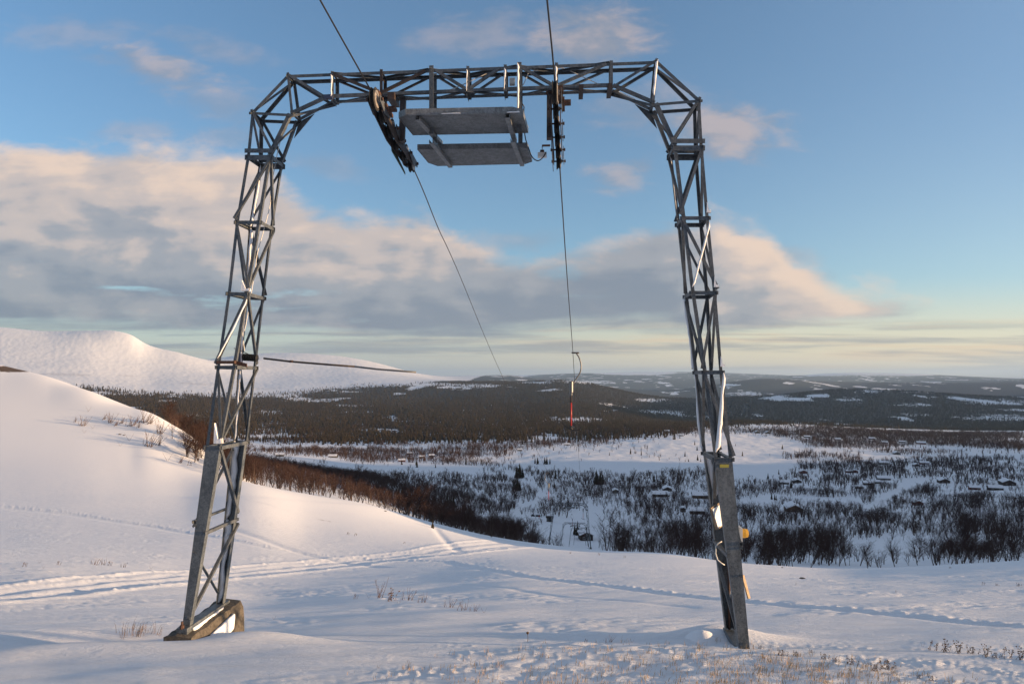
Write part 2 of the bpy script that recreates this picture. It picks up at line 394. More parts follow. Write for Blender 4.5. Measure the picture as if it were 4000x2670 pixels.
def birch_cover(X, Y, Z):
    px, py = cover_px(X, Y, Z)
    n = fbm(X / 42, Y / 60, 3, 201); n2 = fbm(X / 13, Y / 16, 2, 211)
    c = np.zeros(X.shape)
    # hillside thicket on the left
    band = sstep(0, .25, (px - 640) / 400) * (1 - sstep(2050, 2250, px))
    top = np.interp(px, [600, 1000, 1400, 1700, 2000, 2200], [1700, 1795, 1848, 1862, 1868, 1990])
    c = np.maximum(c, band * sstep(-10, 12, py - top) * sstep(98, 118, Y - .012 * np.maximum(px - 1000, 0)) * .95)
    # birches on the right beyond the crest
    right = sstep(2330, 2480, px)
    c = np.maximum(c, right * sstep(1800, 1850, py + 20 * n) * sstep(108, 128, Y) * np.maximum(sstep(-.10, .12, n + .28 * n2), .05) * (Y < 1100))
    for cx, cy, rx, ry, k in THICK:
        c = np.maximum(c, k * ell(px + 40 * n2, py + 5 * n2, cx, cy, rx, ry))
    for cx, cy, rx, ry, k in PATCH:
        c = np.maximum(c, k * ell(px + 50 * n2, py + 4 * n2, cx, cy, rx, ry) * sstep(-.25, .2, n2))
    for w in ROADS:
        dd, _ = seg_dist(px, py, w)
        c = c * sstep(10, 18, dd)
    # loose scatter on the open snow further out
    c = np.maximum(c, .30 * sstep(.05, .42, n) * sstep(1650, 1700, py) * (py < 1900) * (Y > 500) * (px > 900))
    c = np.maximum(c, np.clip(.12 + 2.2 * fbm(X / 150, Y / 260, 3, 231), 0, .9) * (Y > 850) * (Y < 2100) * (px > 950) * (1 - ell(px, py, 1550, 1752, 420, 10)) * (1 - ell(px, py, 3000, 1755, 170, 28)))
    for cx, cy, rx, ry, k in OPEN:
        c = c * (1 - k * ell(px + 26 * n2, py + 4 * n2, cx, cy, rx, ry, .2))
    return np.clip(c * np.clip(.80 + 1.0 * n2 + .3 * (Y > 900), .10, 1), 0, 1)
THICK = [(2380,1895,330,40,.95),(2250,1850,230,14,.85),(2500,1840,220,12,.5),(2350,1940,220,22,.8),(2560,1960,240,28,.9),(2550,2010,170,22,.75),(2150,1985,120,15,.75),
         (2550,2095,260,24,.95),(2720,2130,170,28,.95),(3040,2150,260,45,1),(3250,2180,120,16,.7),(3150,2035,270,22,.95),(3380,2060,170,38,.9),(3750,2060,300,48,.92),(3800,2170,230,18,1),(3480,2205,60,10,.35),
         (3400,1830,340,26,.95),(3250,1880,190,22,.8),(3700,1830,280,36,.85),(3880,1985,230,20,1),(3620,1990,180,16,.9),(3930,1840,120,50,.7),(3300,1930,120,12,.8),(2860,1905,60,8,.5),(2950,1775,140,10,.9),(3030,1890,60,14,.9),
         (1800,1985,140,40,.9),(1900,2060,110,40,.7),(2000,1960,80,14,.8),(2060,2080,40,14,.4),(1970,1840,90,12,.55),(1800,1810,110,8,.6),(2030,1788,120,12,.7),(2380,1760,80,7,.6),(2500,1770,90,6,.5),(1450,1800,90,7,.7),(1500,1762,420,7,.7),
         (2250,1735,260,9,.9),(1980,1752,260,9,.9),(2650,1700,120,12,.7),(3200,1725,190,12,1),(2900,1690,90,7,.6),(3650,1725,330,16,1),(3100,1690,220,12,1),(3500,1698,500,36,1),(3330,1735,260,14,.95),(3950,1740,200,14,.9),(1700,1776,560,12,1),(2250,1752,340,15,.95),(1350,1762,330,8,.95),(2600,1682,150,10,.7),(2120,1772,150,9,.8),(2420,1722,160,8,.7)]
OPEN = [(2000,2025,200,17,1),(1900,1975,40,8,.5),(2640,2045,90,10,1),(3400,2000,20,1,0),(3080,2066,150,14,1),(3330,2072,60,8,.8),(3440,2150,150,50,1),(2235,2100,165,52,1),(3560,2120,90,9,.8),(3080,1950,190,13,1),(2980,1975,70,12,.9),(3240,1965,120,8,.8),
        (3190,1860,26,32,.9),(3570,1880,60,10,.9),(3560,1835,22,22,.9),(3700,1905,120,12,.85),(3850,1905,60,10,.6),(3040,1830,90,35,1),(2950,1840,140,30,1),(3000,1740,160,26,1),(3900,1775,150,16,.9),(3960,1805,60,12,.8),(3860,2000,8,1,0),
        (2400,1822,340,24,.96),(1950,1800,160,10,.6),(1560,1830,340,17,.97),(2930,1745,210,38,.95),(2950,1845,135,36,.97),(3080,1955,200,13,.95),(1250,1743,210,8,.95),(1600,1727,250,8,.95),(1950,1709,130,7,.9),(1150,1795,200,7,.9),(2450,1792,500,60,.95),(2850,1752,270,62,.95),(2600,1725,200,30,.85),(1100,1790,200,8,1),(2180,2040,90,30,.55),(2280,2090,120,34,1),(2140,1940,60,14,.6),(2450,2120,120,12,.7),(2900,2195,30,8,.5),(3420,2195,140,14,.6),(3300,2200,30,20,.3),
        (2450,1715,330,14,.55),(2100,1770,60,6,.5),(2330,1790,200,14,.6),(2700,1740,140,20,.7)]
PATCH = [(2400,1762,90,6,.7),(2180,1758,110,7,.7),(2520,1778,70,5,.5),(2650,1692,60,8,.8),(2320,1740,80,6,.6),(2760,1712,60,6,.6),(2020,1800,70,7,.7),(2330,1828,90,3,.35),(2090,1782,50,8,.8),(2960,1682,90,6,.8)]
ROADS = [[(1890,1790),(1945,1815),(1990,1850),(2030,1880),(2085,1905),(2115,1935),(2105,1962),(2040,1985),(2000,2010)],[(2060,2090),(2130,2060),(2175,2030)],[(3390,1990),(3480,1930),(3560,1900),(3620,1880)]]

ZR = GZ
fc = np.where(GY > 1100, spruce_cover(GX, GY, GZ), 0)
PXG, PYG = cover_px(GX, GY, GZ)
bc = np.where((GY > 95) & (GY < 1900), birch_cover(GX, GY, GZ), 0)
# snow under the standing trees is coloured dark, standing in for their shade; past the last built tree the woods are the land cover itself
wood = np.where(GY < 5200, fc * (.52 + .42 * sstep(1500, 3200, GY)), fc)
heath = np.zeros(GX.shape)
heath += ell(PXG, PYG, 60, 1440, 110, 14) * (GY < 150) * .9
heath += .55 * sstep(.18, .5, fbm(GX / 5.5, GY / 2.2, 3, 301)) * sstep(1900, 2000, PYG) * ell(PXG, PYG, 1250, 2020, 420, 60) * (GY < 130)
heath += .30 * sstep(.30, .55, fbm(GX / 60, GY / 130, 4, 311)) * (GY > 3000) * (GY < 9500) * (PXG < 1700)
heath += .5 * sstep(.05, .4, fbm(GX / 300, GY / 700, 4, 321)) * sstep(2900, 3400, GY) * (1 - sstep(4400, 5200, GY)) * (PXG < 1100)
heath = np.clip(heath, 0, 1)
heath = np.maximum(heath, .62 * bc * sstep(800, 1100, GY))
near = 1 - sstep(12, 120, GY)

idx = (np.arange(NU)[:, None] * NR + np.arange(NR)[None, :])
quads = np.stack([idx[:-1, :-1], idx[1:, :-1], idx[1:, 1:], idx[:-1, 1:]], -1).reshape(-1, 4)
m_ground, nt, N, L, B = new_mat('snow_covered_land')
B.inputs['Roughness'].default_value = .75
B.inputs['Specular IOR Level'].default_value = .25
def attr(nt, name):
    a = nt.nodes.new('ShaderNodeAttribute'); a.attribute_name = name; return a.outputs['Fac']
def mathn(nt, op, a, b=None, c=None, clamp=False):
    n = nt.nodes.new('ShaderNodeMath'); n.operation = op; n.use_clamp = clamp
    for i, v in enumerate((a, b, c)):
        if v is None: continue
        if isinstance(v, (int, float)): n.inputs[i].default_value = v
        else: nt.links.new(v, n.inputs[i])
    return n.outputs[0]
def smooth(nt, v, a, b, lo=0., hi=1.):
    n = nt.nodes.new('ShaderNodeMapRange'); n.interpolation_type = 'SMOOTHSTEP'
    n.inputs['From Min'].default_value = a; n.inputs['From Max'].default_value = b
    n.inputs['To Min'].default_value = lo; n.inputs['To Max'].default_value = hi
    nt.links.new(v, n.inputs['Value']); return n.outputs['Result']
def mixc(nt, f, a, b):
    n = nt.nodes.new('ShaderNodeMix'); n.data_type = 'RGBA'
    if isinstance(f, (int, float)): n.inputs['Factor'].default_value = f
    else: nt.links.new(f, n.inputs['Factor'])
    for k, v in (('A', a), ('B', b)):
        s = [i for i in n.inputs if i.name == k and i.type == 'RGBA'][0]
        if isinstance(v, tuple): s.default_value = (*v, 1)
        else: nt.links.new(v, s)
    return [o for o in n.outputs if o.type == 'RGBA'][0]
def noise(nt, vec, scale, detail=4, rough=.55, dist=0.):
    n = nt.nodes.new('ShaderNodeTexNoise'); n.inputs['Scale'].default_value = scale; n.inputs['Detail'].default_value = detail
    n.inputs['Roughness'].default_value = rough; n.inputs['Distortion'].default_value = dist
    nt.links.new(vec, n.inputs['Vector']); return n.outputs['Fac']
def mapped(nt, vec, scale=(1,1,1), rot=(0,0,0), loc=(0,0,0)):
    n = nt.nodes.new('ShaderNodeMapping'); n.inputs['Scale'].default_value = scale; n.inputs['Rotation'].default_value = rot; n.inputs['Location'].default_value = loc
    nt.links.new(vec, n.inputs['Vector']); return n.outputs['Vector']
tc = N.new('ShaderNodeTexCoord').outputs['Object']
wn = noise(nt, mapped(nt, tc, (1/38, 1/60, 1/200)), 1.0, 6, .68)
wn2 = noise(nt, mapped(nt, tc, (1/9, 1/14, 1/50)), 1.0, 3, .6)
f_w = mathn(nt, 'ADD', attr(nt, 'wood'), mathn(nt, 'MULTIPLY', mathn(nt, 'SUBTRACT', wn, .5), 2.0))
f_w = mathn(nt, 'MULTIPLY', smooth(nt, f_w, .40, .62), smooth(nt, attr(nt, 'wood'), .02, .15))
hn = noise(nt, mapped(nt, tc, (1.2, 2.6, 1)), 1.0, 5, .7)
f_h = mathn(nt, 'MULTIPLY', smooth(nt, mathn(nt, 'ADD', attr(nt, 'heath'), mathn(nt, 'MULTIPLY', mathn(nt, 'SUBTRACT', hn, .5), 1.3)), .45, .75), smooth(nt, attr(nt, 'heath'), .02, .2))
woodc = mixc(nt, smooth(nt, wn2, .35, .65), (.014, .016, .016), (.028, .025, .020))
c = mixc(nt, f_h, (.80, .815, .85), (.11, .075, .05))
c = mixc(nt, f_w, c, woodc)
L.new(c, B.inputs['Base Color'])
# wind ripples and grain of the snow surface close by
vec = mapped(nt, tc, (1, 2.8, 1), (0, 0, .38))
b1 = noise(nt, vec, .9, 9, .68, .4)
b2 = noise(nt, tc, 26, 3, .6)
hgt = mathn(nt, 'ADD', mathn(nt, 'MULTIPLY', b1, .105), mathn(nt, 'MULTIPLY', b2, .006))
hgt = mathn(nt, 'MULTIPLY', hgt, attr(nt, 'near'))
farb = noise(nt, mapped(nt, tc, (1/70, 1/110, 1/70)), 1.0, 6, .6)
farh = mathn(nt, 'MULTIPLY', mathn(nt, 'MULTIPLY', farb, 3.0), attr(nt, 'far'))
bu = N.new('ShaderNodeBump'); bu.inputs['Strength'].default_value = 1; bu.inputs['Distance'].default_value = 1
L.new(mathn(nt, 'ADD', hgt, farh), bu.inputs['Height']); L.new(bu.outputs['Normal'], B.inputs['Normal'])

me = np_mesh('snow_ground', np.stack([GX, GY, GZ], -1).reshape(-1, 3), quads, m_ground, True)
for nm, arr in (('wood', wood), ('heath', heath), ('near', near), ('far', sstep(2500, 6000, GY) * .8)):
    a = me.attributes.new(nm, 'FLOAT', 'POINT'); a.data.foreach_set('value', arr.astype(np.float32).ravel())
tag(link_mesh('snow_ground', me), kind='structure')
# the slope goes on uphill behind the photographer
r = MB()
xs = np.linspace(-220, 220, 45); ys = np.concatenate([np.linspace(-200, -10, 20), [-4, 0, 2.0, 3.0]])
g = [[r.bm.verts.new((x, y, -1.46 - .237 * y - (.05 if y > 2.5 and abs(x) < 21 else 0))) for y in ys] for x in xs]
for i in range(len(xs) - 1):
    for j in range(len(ys) - 1):
        r.bm.faces.new((g[i][j], g[i+1][j], g[i+1][j+1], g[i][j+1]))
tag(r.build('uphill_snow_slope', m_ground, smooth=True), kind='structure')
# ------------------------------------------------------------------ daylight
EXPO = 1.12
SKY_FILL = .245
SUN_EL, SUN_AZ = math.radians(5.0), math.radians(98.5)      # azimuth clockwise from +Y
S = Vector((math.sin(SUN_AZ) * math.cos(SUN_EL), math.cos(SUN_AZ) * math.cos(SUN_EL), math.sin(SUN_EL)))
sl = bpy.data.lights.new('sun', 'SUN'); sl.energy = 4.7; sl.angle = math.radians(.9); sl.color = (1.0, .66, .37)
so = bpy.data.objects.new('sun', sl); COL.objects.link(so); so.rotation_euler = S.to_track_quat('Z', 'Y').to_euler()
W_ = bpy.data.worlds.new('World'); SC.world = W_; W_.use_nodes = True
nt = W_.node_tree; N = nt.nodes; L = nt.links
for n in list(N): N.remove(n)
out = N.new('ShaderNodeOutputWorld')
sky = N.new('ShaderNodeTexSky'); sky.sky_type = 'NISHITA'; sky.sun_disc = False
sky.sun_elevation = SUN_EL; sky.sun_rotation = SUN_AZ; sky.altitude = 800; sky.air_density = 1.0; sky.dust_density = .35; sky.ozone_density = 2.6
bg = N.new('ShaderNodeBackground'); bg.inputs['Strength'].default_value = .134
gm = N.new('ShaderNodeHueSaturation'); gm.inputs['Saturation'].default_value = 1.02
L.new(sky.outputs[0], gm.inputs['Color'])
L.new(gm.outputs[0], bg.inputs['Color'])
# clouds: a function of the viewing direction, all at infinity
gen = N.new('ShaderNodeTexCoord').outputs['Generated']
sp = N.new('ShaderNodeSeparateXYZ'); L.new(gen, sp.inputs[0])
yy = mathn(nt, 'MAXIMUM', sp.outputs['Y'], .12)
cu = mathn(nt, 'DIVIDE', sp.outputs['X'], yy); cv = mathn(nt, 'DIVIDE', sp.outputs['Z'], yy)
# bearing and height of the direction, in thousandths (kx 0..4 left to right, ky grows downwards)
kx = mathn(nt, 'MULTIPLY_ADD', cu, F / 1000, CX / 1000); ky = mathn(nt, 'MULTIPLY_ADD', cv, -F / 1000, HY / 1000)
def vec3(x, y, z=0.):
    c = N.new('ShaderNodeCombineXYZ')
    for i, v in enumerate((x, y, z)):
        if isinstance(v, (int, float)): c.inputs[i].default_value = v
        else: L.new(v, c.inputs[i])
    return c.outputs[0]
kv = vec3(kx, ky)
def curve(pts, x0=-1., x1=5., y0=0., y1=2.):
    f = N.new('ShaderNodeFloatCurve'); cm = f.mapping; c = cm.curves[0]
    q = [((a / 1000 - x0) / (x1 - x0), (b / 1000 - y0) / (y1 - y0)) for a, b in pts]
    while len(c.points) < len(q): c.points.new(.5, .5)
    for p, (a, b) in zip(c.points, q): p.location = (a, b)
    cm.update()
    L.new(smooth_lin(kx, x0, x1), f.inputs['Value'])
    return mathn(nt, 'MULTIPLY_ADD', f.outputs[0], y1 - y0, y0)
def smooth_lin(v, a, b):
    n = N.new('ShaderNodeMapRange'); n.inputs['From Min'].default_value = a; n.inputs['From Max'].default_value = b
    L.new(v, n.inputs['Value']); return n.outputs['Result']
def add(a, b): return mathn(nt, 'ADD', a, b)
def sub_(a, b): return mathn(nt, 'SUBTRACT', a, b)
def mul(a, b): return mathn(nt, 'MULTIPLY', a, b)
puff = noise(nt, mapped(nt, kv, (1.0, 2.0, 1)), 2.1, 7, .52, .2)
puffR = noise(nt, mapped(nt, kv, (1.0, 2.0, 1), loc=(.07, -.07, 0)), 2.1, 7, .52, .2)
fine = noise(nt, mapped(nt, kv, (1.0, 2.4, 1), loc=(3.1, 1.7, 0)), 5.5, 9, .64, .35)
layer = noise(nt, mapped(nt, kv, (.8, 6.5, 1), loc=(1.3, .4, 0)), 1.6, 7, .55, .2)
relief = mul(sub_(puff, puffR), 4.0)
T = curve([(-1000,560),(0,548),(300,565),(520,575),(680,600),(900,590),(1050,650),(1200,740),(1400,810),(1650,850),(1800,940),(1950,990),(2250,985),(2450,900),(2650,830),(2850,830),(2980,880),(3060,960),(3150,1060),(3300,1120),(3520,1135),(3720,1200),(4000,1250),(5000,1260)])
Bc = curve([(-1000,1270),(0,1265),(600,1290),(1200,1318),(1800,1320),(2200,1290),(2700,1280),(3000,1280),(3300,1262),(3600,1215),(3720,1195),(4000,1180),(5000,1180)])
pn = sub_(puff, .5); fn = sub_(fine, .5); ln = sub_(layer, .5)
up = add(sub_(ky, T), add(mul(pn, .34), mul(fn, .12)))
dn = add(sub_(Bc, ky), add(mul(ln, .16), mul(fn, .05)))
bank = mul(smooth(nt, up, -.035, .075), smooth(nt, dn, -.02, .05))
# rents in the bank: strips of clear sky low down
gap = smooth(nt, add(add(ln, mul(fn, .25)), mul(sub_(ky, 1.0), .22)), .13, .24)
gap = mul(gap, smooth(nt, kx, 2.5, 1.9))
bank = mul(bank, sub_(1.0, mul(gap, .65)))
bank = mul(bank, .93)
depth = N.new('ShaderNodeMath'); depth.operation = 'DIVIDE'; depth.use_clamp = True
L.new(sub_(ky, T), depth.inputs[0]); L.new(sub_(Bc, T), depth.inputs[1]); depth = depth.outputs[0]
litf = add(add(mul(sub_(.80, depth), .95), mul(relief, .45)), add(add(mul(pn, .35), mul(fn, .30)), mul(ln, -.75)))
litf = add(litf, mul(smooth(nt, kx, 2.55, 3.2), .42))
litf = sub_(litf, mul(mul(smooth(nt, kx, 1.4, 2.0), smooth(nt, kx, 2.95, 2.5)), .42))
litf = smooth(nt, litf, -.45, 1.05)
def tone(f, pts):
    c = N.new('ShaderNodeValToRGB'); c.color_ramp.interpolation = 'EASE'
    while len(c.color_ramp.elements) < len(pts): c.color_ramp.elements.new(.5)
    for e_, (p, rgb) in zip(c.color_ramp.elements, pts):
        e_.position = p; e_.color = (*rgb, 1)
    L.new(f, c.inputs['Fac']); return c.outputs['Color']
bankc = tone(litf, [(0, (.235,.275,.345)), (.35, (.38,.39,.425)), (.68, (.63,.54,.50)), (1, (.90,.69,.55))])
# separate small clouds
def puffball(cx, cy, rx, ry, k, tilt=0.):
    m = mapped(nt, kv, (1, 1, 1), loc=(-cx / 1000, -cy / 1000, 0))
    r = N.new('ShaderNodeVectorRotate'); r.rotation_type = 'Z_AXIS'; r.inputs['Angle'].default_value = tilt; L.new(m, r.inputs['Vector'])
    m = mapped(nt, r.outputs[0], (1000 / rx, 1000 / ry, 1))
    l = N.new('ShaderNodeVectorMath'); l.operation = 'LENGTH'; L.new(m, l.inputs[0])
    d = add(sub_(1.0, l.outputs['Value']), add(mul(fn, 1.7), mul(pn, 1.5)))
    return mul(smooth(nt, d, -.05, .85), k)
small = None
for a in [(640,275,330,105,.62,-.22),(290,125,330,90,.28,0),(840,190,260,90,.30,-.2),(850,390,200,110,.34,-.3),(2290,150,300,190,.66,-.1),(1880,130,330,110,.36,.15),
          (2830,500,290,140,.72,0),(2440,690,170,85,.58,.15),(2560,430,330,130,.34,0),(520,510,190,60,.32,0),(900,540,200,60,.28,0),(1250,640,240,60,.25,-.2),(2000,940,220,60,.3,0),(3080,1000,160,60,.4,-.1),(3120,1090,170,50,.4,0)]:
    p_ = puffball(*a)
    small = p_ if small is None else mathn(nt, 'MAXIMUM', small, p_)
smallc = tone(smooth(nt, add(mul(relief, .9), mul(fn, .8)), -.4, .5), [(0, (.34,.345,.39)), (1, (.60,.49,.46))])
# thin level streaks under the bank
st = noise(nt, mapped(nt, kv, (.55, 13.0, 1), loc=(.2, .6, 0)), 1.3, 6, .6, .3)
st2 = noise(nt, mapped(nt, kv, (.7, 17.0, 1), loc=(4.2, 2.6, 0)), 1.4, 6, .6, .3)
stw = mul(smooth(nt, ky, 1.22, 1.32), smooth(nt, ky, 1.475, 1.42))
sd = mul(mul(smooth(nt, st, .46, .60), stw), .72)
sw = mul(mul(smooth(nt, st2, .46, .62), stw), .72)
streakc = tone(smooth(nt, kx, 0., 4.), [(0, (.27,.32,.37)), (1, (.36,.36,.36))])
warmc = tone(smooth(nt, kx, .5, 4.), [(0, (.55,.54,.46)), (1, (.92,.68,.42))])
cc = mixc(nt, smooth(nt, small, 0., .001), bankc, smallc)
def emis(c, s=1.0):
    b = N.new('ShaderNodeBackground'); L.new(c, b.inputs['Color']); b.inputs['Strength'].default_value = s; return b.outputs[0]
def mixs(f, a, b):
    m = N.new('ShaderNodeMixShader'); L.new(f, m.inputs[0]); L.new(a, m.inputs[1]); L.new(b, m.inputs[2]); return m.outputs[0]
K = .45
veil = smooth(nt, ky, 1.05, 1.46)
veilc = tone(smooth(nt, kx, .5, 4.), [(0, (.58,.585,.56)), (1, (1.0,.80,.53))])
glow = mul(smooth(nt, kx, 2.2, 4.6), .30)
sh = mixs(glow, bg.outputs[0], emis(tone(smooth(nt, ky, 0., 1.4), [(0, (.34,.47,.66)), (1, (.60,.64,.62))]), K))
thin = N.new('ShaderNodeValue'); thin.outputs[0].default_value = .10
sh = mixs(thin.outputs[0], sh, emis(tone(ky, [(0, (.42,.56,.74)), (1, (.62,.70,.74))]), K))
sh = mixs(mul(veil, .80), sh, emis(veilc, K))
sh = mixs(sw, sh, emis(warmc, K))
sh = mixs(sd, sh, emis(streakc, K))
sh = mixs(small, sh, emis(smallc, K))
sh = mixs(bank, sh, emis(bankc, K))
# overhead and behind: brighter sky added out of view as fill for the shaded snow
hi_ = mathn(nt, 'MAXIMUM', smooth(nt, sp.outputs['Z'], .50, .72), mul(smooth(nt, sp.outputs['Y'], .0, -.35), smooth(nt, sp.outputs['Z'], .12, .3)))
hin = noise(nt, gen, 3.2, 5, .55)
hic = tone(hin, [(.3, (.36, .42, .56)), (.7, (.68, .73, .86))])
sh = mixs(mul(hi_, .85), sh, emis(hic, SKY_FILL))
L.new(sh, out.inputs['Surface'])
# ------------------------------------------------------------------ the lift portal
def steel(name, lo, hi, rough=.55, metal=.35, rust=None):
    m, nt, N, L, B = new_mat(name)
    B.inputs['Roughness'].default_value = rough; B.inputs['Metallic'].default_value = metal
    tc = N.new('ShaderNodeTexCoord').outputs['Object']
    n1 = noise(nt, tc, 34, 3, .7, 1.2); n2 = noise(nt, mapped(nt, tc, (9, 9, 2.2)), 1, 5, .7)
    f = mathn(nt, 'ADD', mathn(nt, 'MULTIPLY', n1, .55), mathn(nt, 'MULTIPLY', n2, .45))
    c = mixc(nt, smooth(nt, f, .38, .62), lo, hi)
    if rust:
        n3 = noise(nt, mapped(nt, tc, (6, 6, 3)), 1, 6, .75)
        c = mixc(nt, smooth(nt, n3, *rust), c, (.075, .038, .024))
    L.new(c, B.inputs['Base Color'])
    bu = N.new('ShaderNodeBump'); bu.inputs['Strength'].default_value = .35; bu.inputs['Distance'].default_value = .004
    L.new(n2, bu.inputs['Height']); L.new(bu.outputs['Normal'], B.inputs['Normal'])
    return m
M_GALV = steel('galvanised_steel', (.056, .066, .076), (.135, .150, .165), rust=(.66, .80))
M_CHAN = steel('weathered_channel_steel', (.060, .073, .084), (.160, .180, .196), .5, .3, rust=(.70, .82))
M_DARK = steel('brown_painted_steel', (.024, .018, .018), (.052, .039, .036), .6, .1, rust=(.60, .76))
M_PLAT = steel('zinc_grating', (.12, .13, .138), (.24, .255, .265), .5, .35)
M_RUBBER = plain('black_rubber', (.012, .012, .012), .8)
M_WHEEL = plain('worn_wheel_rim', (.30, .27, .24), .45, .3, .3, 30)
M_SNOW = plain('packed_snow', (.80, .815, .85), .8, bump=.02, mottle=.015, scale=14, spec=.25)
M_WOOD = plain('grey_timber', (.23, .17, .11), .8, 0, .3, 12)
M_YEL = plain('yellow_plastic', (.55, .31, .035), .5)
M_YELT = plain('yellow_tape', (.42, .36, .06), .6)
M_WHT = plain('white_plastic', (.62, .62, .60), .5)
M_BLK = plain('black_cable', (.012, .012, .013), .5)
M_RUST = plain('rusty_pipe', (.065, .032, .022), .8, 0, .4, 30)
M_CONC = plain('mossy_concrete', (.085, .074, .060), .95, 0, .35, 22, bump=.02)
M_RED = plain('red_paint', (.36, .022, .016), .4, 0, .15, 20)
M_ALU = plain('dull_aluminium', (.15, .155, .16), .45, .4, .2, 25)
M_BLUE = plain('blue_tape', (.035, .05, .10), .5)
M_GREEN = plain('dark_green_paint', (.025, .045, .035), .5)

KS, Y0 = -.0746, 9.471
NRM = Vector((-KS, 1, 0)).normalized()      # away from the camera
ALG = Vector((1, KS, 0)).normalized()       # along the beam
UP = Vector((0, 0, 1))
def P(x, y, o=0.):
    s = (x - CX) / F
    Y = (Y0 + o * math.sqrt(1 + KS * KS)) / (1 - KS * s)
    return Vector((s * Y, Y, (HY - y) / F * Y))
def J(x, y, d):
    """near joint and its partner d metres further through the lattice"""
    a = P(x, y, -(d - .22) / 2)
    return a, a + NRM * d
def at_z(x, y, z):
    Y = z * F / (HY - y); return Vector(((x - CX) / F * Y, Y, z))
def at_Y(x, y, Y):
    return Vector(((x - CX) / F * Y, Y, (HY - y) / F * Y))

PORTAL = empty('ski_lift_portal')
tag(PORTAL, 'huge grey lattice steel ski lift portal in front with two narrow legs', 'lift tower', 'ski lift portals down the slope')

def snow_strip(parent, A, B, side, facing, w=.04, t=.02, seed=0, name='snow_strip'):
    """irregular snow lodged along a bar"""
    rr = random.Random(seed); m = MB(); n = 14; w = w * .8
    A, B = Vector(A), Vector(B); ax = B - A
    sd = Vector(side); d = ax.normalized(); sd = (sd - d * sd.dot(d)).normalized(); fc = Vector(facing).normalized()
    rows = []
    wv = w
    for i in range(n + 1):
        wv = max(.25 * w, min(1.25 * w, wv + rr.uniform(-.22, .22) * w))
        ww = wv * (1 if 0 < i < n else .3); tt = t * rr.uniform(.6, 1.2)
        p = A + ax * (i / n)
        rows.append([m.bm.verts.new(q) for q in (p, p + sd * ww, p + sd * ww * .8 + fc * tt, p + sd * ww * .15 + fc * tt * 1.1)])
    for i in range(n):
        for k in range(4):
            f = m.bm.faces.new((rows[i][k], rows[i][(k+1) % 4], rows[i+1][(k+1) % 4], rows[i+1][k])); f.smooth = True
    m.bm.faces.new(rows[0][::-1]); m.bm.faces.new(rows[-1])
    return m.build(name, M_SNOW, parent)

def taper_channel(m, A0, A1, B0, B1, depth_dir, h=.085, t=.01):
    """U section whose web runs from edge A (bottom A0, top A1) to edge B"""
    def ring(a, b):
        a, b = Vector(a), Vector(b); w = (b - a).normalized(); q = Vector(depth_dir).normalized()
        return [a, b, b + q * h, b + q * h - w * t, b + q * t - w * t, a + q * t + w * t, a + q * h + w * t, a + q * h]
    r0 = [m.bm.verts.new(v) for v in ring(A0, B0)]; r1 = [m.bm.verts.new(v) for v in ring(A1, B1)]
    for k in range(8):
        m.bm.faces.new((r0[k], r0[(k+1) % 8], r1[(k+1) % 8], r1[k]))
    m.bm.faces.new(r0[::-1]); m.bm.faces.new(r1)

